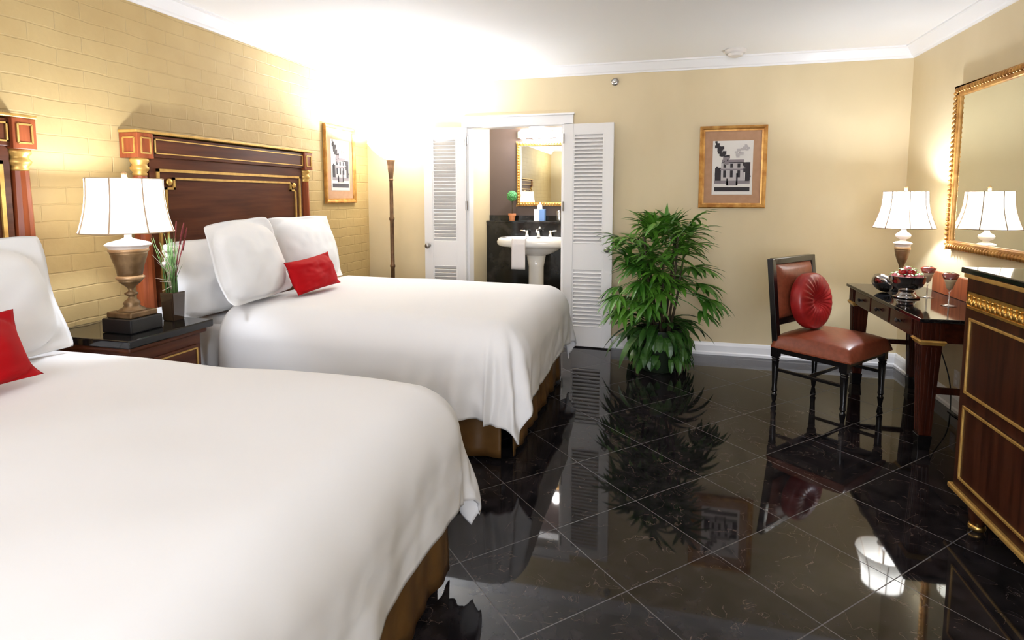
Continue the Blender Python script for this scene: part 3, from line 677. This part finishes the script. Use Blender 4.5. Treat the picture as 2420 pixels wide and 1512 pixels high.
obj('seat_rail', bm, M['blackwood'], t, local=True, bevel=.003)
for sy in (-1, 1):
    bm = B(); bar(bm, (-hd, sy * hw, .235), (hd, sy * hw, .235), .016, .022); obj('stretcher', bm, M['blackwood'], t, local=True, bevel=.003)
bm = B(); bar(bm, (0, -hw, .235), (0, hw, .235), .016, .022); obj('stretcher', bm, M['blackwood'], t, local=True, bevel=.003)
bm = B(); SW, SD = hw + .03, hd + .035
def seatf(u, v):
    a, b = 2 * u - 1, 2 * v - 1; e = max(0, 1 - abs(a) ** 3.2) ** .55 * max(0, 1 - abs(b) ** 3.2) ** .55
    return V((a * SD * (1 + .02 * e) + .012, b * SW, .40 + .055 * min(1, 2.2 * (e ** .5)) + .055 * e))
g = gridsurf(bm, 26, 26, seatf); box(bm, -SD + .012, -SW, .392, SD + .012, SW, .401); obj('seat_cushion', bm, M['leather'], t, local=True, smooth=True, auto=60)
bx = lambda z: -hd - .065 * max(0, (z - .4)) / .63
bm = B()
for sy in (-1, 1): bar(bm, (bx(.40), sy * (hw - .006), .40), (bx(1.005), sy * (hw - .006), 1.005), .046, .042, up=(1, 0, 0))
for z, hgt in ((.985, .045), (.565, .045)): bar(bm, (bx(z), -hw + .01, z), (bx(z), hw - .01, z), .042, hgt, up=(0, 0, 1))
obj('back_frame', bm, M['blackwood'], t, local=True, bevel=.005)
bm = B()
def backf(u, v, s=1):
    a, b = 2 * u - 1, 2 * v - 1; e = max(0, 1 - abs(a) ** 5) ** .6 * max(0, 1 - abs(b) ** 5) ** .6; z = .775 + b * .188
    return V((bx(z) + s * (.008 + .040 * e), a * (hw - .03), z))
gridsurf(bm, 20, 20, lambda u, v: backf(u, v, 1)); gridsurf(bm, 20, 20, lambda u, v: backf(u, v, -.5)); obj('back_cushion', bm, M['leather'], t, local=True, smooth=True)

# round tufted cushion leaning on the chair back
bm = B(); RC, TH = .198, .13; NA, NR = 72, 16
rings = []
for k in range(NR + 1):
    f = k / NR; phi = f * PI
    row = []
    for i in range(NA):
        a = 2 * PI * i / NA
        r = RC * math.sin(phi) ** .62; y = (TH / 2) * (1 if math.cos(phi) > 0 else -1) * abs(math.cos(phi)) ** .55
        rn = r / RC; dim = .055 * math.exp(-(rn / .22) ** 2)
        y -= dim * (1 if y > 0 else -1) if rn < .9 and abs(y) > .001 else 0
        pl = .0050 * math.sin(a * 24) * rn * (1 - rn) * 3.2
        y += pl * (1 if y > 0 else -1)
        row.append(bm.verts.new((y, r * math.cos(a), r * math.sin(a))))
    rings.append(row)
for a, b in zip(rings, rings[1:]):
    for i in range(NA): bm.faces.new((a[i], a[(i + 1) % NA], b[(i + 1) % NA], b[i]))
f = V((math.cos(CHR), math.sin(CHR), 0)); wv = V((-math.sin(CHR), math.cos(CHR), 0))
cc = V((CHX, CHY, 0)) - f * .128 - wv * .02 + V((0, 0, .708))
Mx = Matrix.Rotation(CHR - R_(4), 4, 'Z') @ Matrix.Rotation(R_(-7), 4, 'Y')
bmesh.ops.transform(bm, matrix=Mx, verts=bm.verts)
o = thing('round_cushion', 'round tufted crimson cushion leaning on the leather chair', 'cushion', cc)
obj('cover', bm, M['crimson'], o, local=True, smooth=True)
for s in (1, -1):
    bm = B(); ball(bm, (0, 0, 0), .015, s=(.6, 1, 1)); bmesh.ops.transform(bm, matrix=Mx @ Matrix.Translation((s * .022, 0, 0)), verts=bm.verts); obj('button', bm, M['crimson'], o, local=True, smooth=True)

# ------------------------------------------------------------------ desk
KX0, KX1, KY0, KY1, KZ = 1.385, 1.895, 3.60, 4.94, .765
t = thing('writing_desk', 'dark mahogany writing desk with gilt collared legs under the mirror', 'desk', ((KX0 + KX1) / 2, (KY0 + KY1) / 2, 0))
bm = B(); box(bm, KX0, KY0, KZ - .022, KX1, KY1, KZ); obj('top', bm, M['granite'], t, bevel=.004)
bm = B(); box(bm, KX0 + .03, KY0 + .03, .625, KX1 - .01, KY1 - .03, KZ - .022); obj('apron', bm, M['darkwoody'], t, bevel=.003)
dl = (KY1 - KY0 - .30) / 3
for i in range(3):
    y = KY0 + .15 + i * dl
    bm = B(); box(bm, KX0 + .018, y + .012, .638, KX0 + .032, y + dl - .012, .734); dr = obj('drawer', bm, M['darkwoody'], t, bevel=.003)
    for q in ((.5,) if i != 1 else (.5,)):
        bm = B(); yy = y + dl * q
        lathe(bm, [(.006, 0), (.005, .012), (.013, .018), (.014, .024), (.008, .03), (0, .031)], 0, 0, 14); bmesh.ops.rotate(bm, verts=bm.verts, matrix=Matrix.Rotation(-PI / 2, 3, 'Y')); bmesh.ops.translate(bm, verts=bm.verts, vec=(KX0 + .018, yy, .688))
        bar(bm, (KX0 + .008, yy - .03, .688), (KX0 + .008, yy + .03, .688), .006, .012); obj('knob', bm, M['black'], dr, smooth=True, auto=40)
for x in (KX0 + .075, KX1 - .055):
    for y in (KY0 + .075, KY1 - .075):
        bm = B(); frustum(bm, x, y, .085, .615, .030, .030, .050, .050)
        for s in (-1, 1):
            for q in (-.022, 0, .022):
                bar(bm, (x + q, y + s * .030, .10), (x + q, y + s * .051, .60), .009, .008, up=(0, 1, 0)); bar(bm, (x + s * .030, y + q, .10), (x + s * .051, y + q, .60), .009, .008, up=(1, 0, 0))
        l = obj('leg', bm, M['darkwood'], t, bevel=.002)
        bm = B(); box(bm, x - .056, y - .056, .640, x + .056, y + .056, KZ - .022)
        for s in (-1, 1):
            for q in (-.033, -.011, .011, .033):
                bar(bm, (x + q, y + s * .056, .645), (x + q, y + s * .056, .74), .010, .008, up=(0, 1, 0)); bar(bm, (x + s * .056, y + q, .645), (x + s * .056, y + q, .74), .010, .008, up=(1, 0, 0))
        obj('leg_block', bm, M['darkwood'], l, bevel=.002)
        bm = B(); frustum(bm, x, y, .612, .632, .056, .056, .066, .066); frustum(bm, x, y, .632, .641, .066, .066, .060, .060); obj('gilt_collar', bm, M['goldp'], l, bevel=.002)
        bm = B(); frustum(bm, x, y, 0, .085, .030, .030, .036, .036); obj('foot', bm, M['blackwood'], l, bevel=.003)
for y in (KY0 + .075, KY1 - .075):
    bm = B(); box(bm, KX0 + .09, y - .014, .325, KX1 - .08, y + .014, .36); obj('stretcher', bm, M['darkwood'], t, bevel=.003)
bm = B(); box(bm, KX1 - .022, KY0 + .02, KZ, KX1, KY1 - .22, KZ + .145); obj('back_gallery', bm, M['redwood'], t, bevel=.004, label='low red-brown upstand along the back edge')

# lamp on the desk
DX, DY = 1.655, 4.665
t = thing('table_lamp', 'smaller brass urn table lamp with cream shade on the desk', 'lamp', (DX, DY, KZ))
bm = B(); box(bm, DX - .07, DY - .07, KZ + .001, DX + .07, DY + .07, KZ + .035); obj('base', bm, M['black'], t, bevel=.006)
bm = B(); lathe(bm, [(.055, .80), (.04, .815), (.016, .835), (.014, .86), (.026, .868), (.014, .878), (.013, .935), (.018, .95), (.032, .985), (.042, 1.02), (.047, 1.05), (.048, 1.06)], DX, DY, 28); obj('urn', bm, M['brass'], t, smooth=True)
bm = B(); lathe(bm, [(.048, 1.058), (.051, 1.063), (.050, 1.075), (.046, 1.08)], DX, DY, 28); obj('band', bm, M['brassl'], t, smooth=True)
bm = B(); lathe(bm, [(.047, 1.078), (.05, 1.095), (.058, 1.10), (.058, 1.107), (.045, 1.115), (.02, 1.122), (.019, 1.133), (.035, 1.14), (.046, 1.15), (.048, 1.162), (.042, 1.173), (.025, 1.183), (.017, 1.192), (.016, 1.215)], DX, DY, 28); obj('neck', bm, M['cream'], t, smooth=True, auto=40)
bm = B(); lathe(bm, [(.006, 1.21), (.006, 1.475), (.011, 1.48), (.009, 1.49), (.013, 1.498), (.005, 1.51), (0, 1.512)], DX, DY, 14); obj('harp_and_finial', bm, M['brassl'], t, smooth=True)
lampshade(t, DX, DY, 1.215, 1.472, .192, .136, 8, bell=.016, phase=.15)

# silver bowl of fruit, with a tilted dish
BX, BYY = 1.575, 4.33
t = thing('fruit_bowl', 'footed silver bowl heaped with red and pink fruit on the desk', 'bowl', (BX, BYY, KZ))
bm = B(); lathe(bm, [(.075, KZ + .001), (.078, KZ + .008), (.06, KZ + .02), (.05, KZ + .035), (.045, KZ + .05)], BX, BYY, 32); obj('foot', bm, M['silver'], t, smooth=True)
bm = B(); lathe(bm, [(.02, KZ + .048), (.05, KZ + .055), (.085, KZ + .078), (.101, KZ + .11), (.104, KZ + .145), (.108, KZ + .148), (.101, KZ + .148), (.097, KZ + .11), (.080, KZ + .082), (.04, KZ + .064), (0, KZ + .062)], BX, BYY, 40); obj('bowl', bm, M['silver'], t, smooth=True)
rng = random.Random(12); cnt = 0
spots = [(.068, 8, .144), (.034, 4, .170), (0, 1, .192)]
for rr, n, z in spots:
    for i in range(n):
        a = 2 * PI * i / n + rr * 9; c = V((BX + rr * math.cos(a), BYY + rr * math.sin(a), KZ + z + rng.uniform(-.004, .004)))
        kind = ('pink', 'redf', 'whitef')[(cnt * 2 + i) % 3]; nm = {'pink': 'pink', 'redf': 'dark red', 'whitef': 'pale'}[kind]
        e = thing('fruit', 'small %s fruit heaped in the silver bowl on the desk' % nm, 'fruit', c, 0, '%s fruits in the silver bowl' % nm)
        bm = B(); lathe(bm, [(0, -.024), (.012, -.020), (.021, -.008), (.023, .004), (.018, .016), (.007, .021), (0, .020)], 0, 0, 14)
        obj('flesh', bm, M[kind], e, local=True, smooth=True)
        bm = B()
        for q in range(3): leaf(bm, (0, 0, .018), (math.cos(q * 2.1 + i), math.sin(q * 2.1 + i), .55), .036, .018, .9, n=3)
        obj('leaf', bm, M['green'], e, local=True)
        cnt += 1
bm = B(); lathe(bm, [(0, 0), (.045, .003), (.068, .02), (.075, .045), (.071, .045), (.064, .024), (.042, .009), (0, .006)], 0, 0, 28)
bmesh.ops.rotate(bm, verts=bm.verts, matrix=Matrix.Rotation(R_(58), 3, 'Y') @ Matrix.Rotation(0, 3, 'X')); zmin = min(v.co.z for v in bm.verts)
o = obj('dish', bm, M['silver'], smooth=True); o.location = (1.475, 4.51, KZ - zmin + .0005); o.rotation_euler = (0, 0, R_(40)); tag(o, 'small silver dish tilted against the fruit bowl on the desk', 'dish')

def cocktail(x, y, label, h=.20):
    t = thing('cocktail_glass', label, 'glass', (x, y, KZ), 0, 'cocktail glasses on the desk')
    z = KZ + .001
    bm = B(); lathe(bm, [(.040, z), (.040, z + .003), (.012, z + .006), (.005, z + .011), (.0042, z + .075), (.006, z + .086)], x, y, 28); obj('stem_and_foot', bm, M['stemglass'], t, smooth=True)
    bm = B(); lathe(bm, [(.006, z + .085), (.020, z + .105), (.030, z + .145), (.050, z + h), (.048, z + h), (.028, z + .146), (.018, z + .108), (.003, z + .09), (0, z + .089)], x, y, 28); obj('bowl', bm, M['glass'], t, smooth=True)
    bm = B(); lathe(bm, [(0, z + .093), (.016, z + .110), (.026, z + .146), (.033, z + .163), (0, z + .163)], x, y, 24); obj('cream_filling', bm, M['creamy'], t, smooth=True)
    bm = B(); lathe(bm, [(0, z + .164), (.0335, z + .164), (.045, z + .194), (.03, z + .203), (0, z + .206)], x, y, 24); obj('red_topping', bm, M['drink'], t, smooth=True)
    bm = B()
    for q in range(3): leaf(bm, (x, y, z + .203), (math.cos(q * 2.2), math.sin(q * 2.2), .5), .04, .016, 1.0, n=3)
    obj('garnish', bm, M['leafd'], t)
    return t
cocktail(1.715, 4.385, 'tall cocktail glass with red topping, next to the silver bowl')
cocktail(1.712, 4.07, 'tall cocktail glass with red topping, next to the gilt cabinet')
# ------------------------------------------------------------------ wall mirror
MX, MY0, MY1, MZ0, MZ1 = 1.885, 3.20, 4.605, 1.08, 2.165
t = thing('wall_mirror', 'large gold rope-framed mirror on the wall above the desk', 'mirror', (XR - .02, (MY0 + MY1) / 2, MZ0))
bm = B(); fwid = .06
for (a, b, c_, d) in ((MY0, MZ0, MY1, MZ0 + fwid), (MY0, MZ1 - fwid, MY1, MZ1), (MY0, MZ0, MY0 + fwid, MZ1), (MY1 - fwid, MZ0, MY1, MZ1)): box(bm, MX + .006, a, b, XR - .004, c_, d)
fr = obj('frame', bm, M['frame'], t, bevel=.012, seg=3)
bm = B()
def rope(p, q, r=.017):
    p, q = V(p), V(q); n = int((q - p).length / .032)
    for i in range(n):
        c = p.lerp(q, (i + .5) / n); dv = (q - p).normalized()
        s = (.85, 1, .72) if abs(dv.z) > .5 else (.85, .72, 1)
        ball(bm, c, r * 1.15, 8, 6, s)
e = fwid / 2 - .012
rope((MX + .006, MY0 + .02, MZ0 + .018), (MX + .006, MY1 - .02, MZ0 + .018)); rope((MX + .006, MY0 + .02, MZ1 - .018), (MX + .006, MY1 - .02, MZ1 - .018))
rope((MX + .006, MY1 - .018, MZ0 + .02), (MX + .006, MY1 - .018, MZ1 - .02)); rope((MX + .006, MY0 + .018, MZ0 + .02), (MX + .006, MY0 + .018, MZ1 - .02))
obj('rope_beading', bm, M['frame'], fr, smooth=True)
bm = B(); box(bm, MX + .022, MY0 + fwid - .008, MZ0 + fwid - .008, MX + .028, MY1 - fwid + .008, MZ1 - fwid + .008); obj('mirror_glass', bm, M['mirror'], t)

# ------------------------------------------------------------------ gilt cabinet at the right
AX0, AX1, AY0, AY1 = 1.285, 1.90, 1.62, 2.925
t = thing('cabinet', 'tall striped mahogany cabinet with gilt mouldings and black stone top', 'cabinet', ((AX0 + AX1) / 2, (AY0 + AY1) / 2, 0))
bm = B(); box(bm, AX0 + .005, AY0, .13, AX1, AY1 - .012, 1.085); obj('carcass', bm, M['chest'], t, bevel=.004)
bm = B(); box(bm, AX0 - .012, AY0 - .015, 1.105, AX1, AY1 + .012, 1.13); obj('top', bm, M['granite'], t, bevel=.005)
bm = B(); box(bm, AX0 - .004, AY0, 1.085, AX1, AY1 + .002, 1.105); obj('top_moulding', bm, M['goldp'], t, bevel=.004)
bm = B(); box(bm, AX0 - .012, AY0 - .005, .128, AX1, AY1 + .004, .150); obj('base_moulding', bm, M['goldp'], t, bevel=.006)
# gilt frieze with raised palmettes
fy0, fy1, fz0, fz1 = AY0 + .06, AY1 - .045, .958, 1.030
bm = B(); box(bm, AX0 - .002, fy0, fz0, AX0 + .01, fy1, fz1)
for z in (fz0 + .005, fz1 - .005): box(bm, AX0 - .007, fy0, z - .005, AX0 + .005, fy1, z + .005)
for y in (fy0 + .004, fy1 - .004): box(bm, AX0 - .007, y - .004, fz0, AX0 + .005, y + .004, fz1)
fz = obj('frieze', bm, M['gold'], t)
bm = B(); n = int((fy1 - fy0) / .036)
for i in range(n):
    y = fy0 + (i + .5) * (fy1 - fy0) / n
    ball(bm, (AX0 - .003, y, fz0 + .030), .012, 8, 6, (.6, .8, 1.4)); ball(bm, (AX0 - .004, y + .018, fz0 + .022), .007, 7, 5, (.7, .8, 1.6)); ball(bm, (AX0 - .004, y, fz0 + .053), .006, 7, 5)
obj('palmettes', bm, M['gold'], fz, smooth=True)
# two panels per half: gilt rectangles around the doors (upper) and drawers (lower)
half = (AY1 - AY0) / 2
for k in range(2):
    ya, yb = AY1 - .070 - k * half - half + .07, AY1 - .070 - k * half
    ya, yb = (AY1 - half + .03, AY1 - .075) if k == 0 else (AY0 + .075, AY1 - half - .03)
    for z0, z1, nm in ((.592, .912, 'upper_door'), (.205, .525, 'lower_door')):
        bm = B(); box(bm, AX0 - .001, ya - .006, z0 - .006, AX0 + .012, yb + .006, z1 + .006); dd = obj(nm, bm, M['chest'], t)
        bm = B(); w = .006
        for z in (z0, z1): box(bm, AX0 - .007, ya - w, z - w, AX0 + .002, yb + w, z + w)
        for y in (ya, yb): box(bm, AX0 - .007, y - w, z0, AX0 + .002, y + w, z1)
        obj('gilt_border', bm, M['goldp'], dd, bevel=.002)
        bm = B(); ball(bm, (AX0 - .014, (ya + .04) if k == 0 else (yb - .04), (z0 + z1) / 2), .013); obj('knob', bm, M['gold'], dd, smooth=True)
for x in (AX0 + .055, AX1 - .06):
    for y in (AY0 + .10, AY1 - .125):
        bm = B(); lathe(bm, [(.026, .025), (.032, .06), (.040, .13)], x, y, 20); ft = obj('foot', bm, M['chest'], t, smooth=True)
        bm = B(); lathe(bm, [(.022, 0), (.030, .006), (.033, .016), (.030, .026), (.024, .03)], x, y, 20); obj('gilt_ring', bm, M['gold'], ft, smooth=True)

# power cord and socket under the desk
bm = B(); pts = []
for i in range(26):
    f = i / 25; a = f
    y = 4.62 - .22 * f + .04 * math.sin(f * 5); z = .62 - .60 * f if f < .9 else .08 - .07 * (f - .9) * 10
    pts.append((XR - .036 - .012 * math.sin(f * 7), y, max(.01, z)))
pts += [(XR - .05, 4.38, .009), (XR - .06, 4.30, .006), (XR - .05, 4.20, .006)]
tube(bm, pts, .004, 6); tag(obj('power_cord', bm, M['black'], smooth=True), 'thin dark power cord hanging down the wall under the desk', 'cord')
t = thing('wall_socket', 'small white wall socket under the desk', 'socket', (XR - .004, 4.395, .215))
bm = B(); box(bm, XR - .008, 4.36, .16, XR - .0005, 4.43, .275); obj('cover_plate', bm, M['plastic'], t, bevel=.002)
for z in (.195, .24):
    bm = B(); box(bm, XR - .010, 4.38, z - .014, XR - .0075, 4.41, z + .014); obj('outlet', bm, M['white'], t, bevel=.001)

# ceiling and wall fittings
t = thing('smoke_detector', 'white round smoke detector on the ceiling', 'smoke detector', (.54, 5.17, ZC))
bm = B(); lathe(bm, [(.085, ZC - .0005), (.085, ZC - .02), (.075, ZC - .03), (.0, ZC - .03)], .54, 5.17, 32); obj('base', bm, M['plastic'], t, smooth=True, auto=40)
bm = B(); lathe(bm, [(.06, ZC - .03), (.055, ZC - .05), (.03, ZC - .058), (0, ZC - .058)], .54, 5.17, 28); obj('sensor', bm, M['plastic'], t, smooth=True, auto=40)
t = thing('sprinkler_head', 'small chrome sprinkler head high on the back wall', 'sprinkler', (-.462, YB, 2.483))
def ylathe(prof, c, seg=20):
    b = B(); lathe(b, prof, 0, 0, seg); bmesh.ops.rotate(b, verts=b.verts, matrix=Matrix.Rotation(PI / 2, 3, 'X')); bmesh.ops.translate(b, verts=b.verts, vec=c); return b
obj('escutcheon', ylathe([(.034, -.003), (.034, .006), (.022, .012), (0, .012)], (-.462, YB, 2.483)), M['steel'], t, smooth=True)
obj('nozzle', ylathe([(.010, .012), (.010, .04), (.018, .044), (.018, .048), (0, .048)], (-.462, YB, 2.483)), M['chrome'], t, smooth=True)

# ------------------------------------------------------------------ bathroom
SX, SY, SZ = -1.365, 6.14, .985
t = thing('pedestal_sink', 'white porcelain pedestal sink seen through the bathroom doorway', 'sink', (SX, SY, 0))
bm = B(); lathe(bm, [(.13, .0), (.13, .04), (.105, .08), (.085, .35), (.085, .66), (.11, .80)], SX, SY + .07, 28); obj('pedestal', bm, M['porcelain'], t, smooth=True)
bm = B(); lathe(bm, [(0, .79), (.10, .79), (.19, .815), (.27, .86), (.31, .885), (.40, .892), (.425, .91), (.43, .94), (.415, .975), (.39, SZ), (.33, SZ), (.30, .955), (.22, .89), (0, .87)], SX, SY, 48, sx=1, sy=.585); obj('basin', bm, M['porcelain'], t, smooth=True)
f = None
for dx, nm in ((-.135, 'tap'), (.135, 'tap')):
    bm = B(); x = SX + dx; y = SY + .19
    lathe(bm, [(.022, SZ - .004), (.020, SZ + .03), (.016, SZ + .05), (.018, SZ + .065), (0, SZ + .07)], x, y, 16)
    s = 1 if dx > 0 else -1; tube(bm, [(x, y, SZ + .058), (x + s * .035, y - .005, SZ + .064), (x + s * .075, y - .01, SZ + .068)], .010, 8, .007); obj(nm, bm, M['chrome'], t, smooth=True)
bm = B(); tube(bm, [(SX, SY + .19, SZ - .004), (SX, SY + .19, SZ + .06), (SX, SY + .16, SZ + .085), (SX, SY + .10, SZ + .075), (SX, SY + .08, SZ + .055)], .016, 10, .011); lathe(bm, [(.024, SZ - .004), (.022, SZ + .02), (.012, SZ + .03)], SX, SY + .19, 16); ball(bm, (SX + .015, SY + .18, SZ + .10), .014); obj('spout', bm, M['chrome'], t, smooth=True)
# hand towel over the front rim
bm = B(); tx0, tx1 = -1.555, -1.405
prof = [(SY - .175, SZ + .006), (SY - .195, SZ + .020), (SY - .235, SZ + .020), (SY - .268, SZ + .004), (SY - .278, SZ - .05), (SY - .278, .90), (SY - .278, .80), (SY - .278, .665)]
def tw(u, v):
    k = v * (len(prof) - 1); i = min(int(k), len(prof) - 2); f = k - i; a, b = prof[i], prof[i + 1]
    return V((tx0 + (tx1 - tx0) * u - .004 * v, a[0] + (b[0] - a[0]) * f - .006 * math.sin(u * PI) * v, a[1] + (b[1] - a[1]) * f))
gridsurf(bm, 10, 30, tw); tag(obj('hand_towel', bm, M['towel'], smooth=True, solid=.008), 'white hand towel draped over the front of the sink', 'towel')
# ledge things
LZ = 1.155
x, y = -1.70, 6.425
t = thing('topiary', 'small ball topiary in a terracotta pot on the bathroom ledge', 'plant', (x, y, LZ))
bm = B(); lathe(bm, [(.030, LZ), (.040, LZ + .06), (.046, LZ + .062), (.046, LZ + .085), (.036, LZ + .085), (.034, LZ + .075), (0, LZ + .075)], x, y, 20); obj('pot', bm, M['terracotta'], t, smooth=True, auto=40)
bm = B(); tube(bm, [(x, y, LZ + .07), (x + .003, y, LZ + .15), (x, y, LZ + .24)], .006, 6); obj('stem', bm, M['cane'], t, smooth=True)
bm = B(); bmesh.ops.create_icosphere(bm, subdivisions=4, radius=.060, matrix=Matrix.Translation((x, y, LZ + .285)))
for v in bm.verts:
    d = v.co - V((x, y, LZ + .285)); v.co += d * (.10 * noise.noise(v.co * 60) + .08 * noise.noise(v.co * 130))
obj('foliage_ball', bm, M['topi'], t)
x, y = -1.375, 6.445
t = thing('tissue_box', 'white and blue tissue box on the bathroom ledge', 'tissue box', (x, y, LZ))
bm = B(); box(bm, x - .062, y - .045, LZ, x + .002, y + .045, LZ + .135); obj('white_side', bm, M['white'], t, bevel=.002)
bm = B(); box(bm, x + .002, y - .045, LZ, x + .062, y + .045, LZ + .135); obj('blue_side', bm, M['blue'], t, bevel=.002)
bm = B()
def tis(u, v): return V((x - .03 + .06 * u, y + .015 * math.sin(5 * u) * v, LZ + .134 + .085 * v * (1 - .5 * abs(2 * u - 1))))
gridsurf(bm, 10, 8, tis); obj('tissue', bm, M['white'], t, smooth=True, solid=.002)
x, y = -1.155, 6.445
bm = B(); lathe(bm, [(.030, LZ), (.033, LZ + .01), (.034, LZ + .12), (.032, LZ + .12), (.030, LZ + .012), (0, LZ + .012)], x, y, 24); tag(obj('tumbler', bm, M['glass'], smooth=True), 'clear glass tumbler on the bathroom ledge', 'glass')
# mirror
bx0, bx1, bz0, bz1 = -1.665, -1.045, 1.325, 2.06
t = thing('bathroom_mirror', 'gold framed mirror above the bathroom ledge', 'mirror', ((bx0 + bx1) / 2, BY, bz0))
bm = B(); fw = .045
for (a, b, c_, d) in ((bx0, bz0, bx1, bz0 + fw), (bx0, bz1 - fw, bx1, bz1), (bx0, bz0, bx0 + fw, bz1), (bx1 - fw, bz0, bx1, bz1)): box(bm, a, BY - .03, b, c_, BY - .001, d)
fr = obj('frame', bm, M['frame'], t, bevel=.008)
bm = B()
for zz in (bz0 + .022, bz1 - .022):
    for i in range(19): ball(bm, (bx0 + .02 + i * (bx1 - bx0 - .04) / 18, BY - .03, zz), .014, 7, 5)
for xx in (bx0 + .022, bx1 - .022):
    for i in range(23): ball(bm, (xx, BY - .03, bz0 + .02 + i * (bz1 - bz0 - .04) / 22), .014, 7, 5)
obj('beading', bm, M['goldp'], fr, smooth=True)
bm = B(); box(bm, bx0 + fw - .005, BY - .016, bz0 + fw - .005, bx1 - fw + .005, BY - .010, bz1 - fw + .005); obj('mirror_glass', bm, M['mirror'], t)
t = thing('vanity_light', 'glowing row of frosted globes above the bathroom mirror', 'light', (SX, BY, 2.14))
bm = B(); box(bm, SX - .29, BY - .03, 2.10, SX + .29, BY - .001, 2.18); obj('backplate', bm, M['chrome'], t, bevel=.004)
for i in range(4):
    bm = B(); ball(bm, (SX - .21 + .14 * i, BY - .085, 2.14), .056, 20, 12); obj('globe', bm, M['globe'], t, smooth=True)

# ------------------------------------------------------------------ lights
bulb((LX, LYY, 1.49), 15, WARM, .035)
bulb((FX, FY, 1.875), 98, WARM, .05)
bulb((DX, DY, 1.40), 26, WARM, .035)
bulb((SX, 6.22, 2.14), 26, WARM, .10)
bulb((QX, QY, 1.91), 88, WARM, .05)  # fill bulb of the added torchiere behind the camera
def area(loc, rot, sx, sy, watts, col):
    l = bpy.data.lights.new('fill_daylight', 'AREA'); l.shape = 'RECTANGLE'; l.size = sx; l.size_y = sy; l.energy = watts; l.color = col
    o = bpy.data.objects.new('fill_daylight', l); C.objects.link(o); o.location = loc; o.rotation_euler = rot; return o
area(((WX0 + WX1) / 2, YF - .16, (WZ0 + WZ1) / 2), (PI / 2, 0, 0), WX1 - WX0, WZ1 - WZ0, 115, (.93, .97, 1.08))  # added fill light through the unseen front window
w = bpy.data.worlds.new('sky'); scene.world = w; w.use_nodes = True
w.node_tree.nodes['Background'].inputs[0].default_value = (.85, .92, 1, 1); w.node_tree.nodes['Background'].inputs[1].default_value = 1.0

# ------------------------------------------------------------------ camera
cd = bpy.data.cameras.new('camera'); cam = bpy.data.objects.new('camera', cd); C.objects.link(cam)
cd.sensor_width = 36; cd.lens = 1355.3 / 2420 * 36; cd.shift_y = -(756 - 585.7) / 2420; cd.clip_start = .02
cam.location = (0, 0, CAM_H); cam.rotation_euler = (PI / 2 - .09013, 0, .2588)
scene.camera = cam
vs = scene.view_settings; vs.view_transform = 'Standard'; vs.look = 'None'; vs.gamma = 1; vs.exposure = .74; vs.use_curve_mapping = False
scene.cycles.max_bounces = 10; scene.cycles.diffuse_bounces = 5; scene.cycles.glossy_bounces = 5; scene.cycles.transmission_bounces = 8
scene.cycles.sample_clamp_indirect = 6; scene.cycles.caustics_reflective = False; scene.cycles.caustics_refractive = False
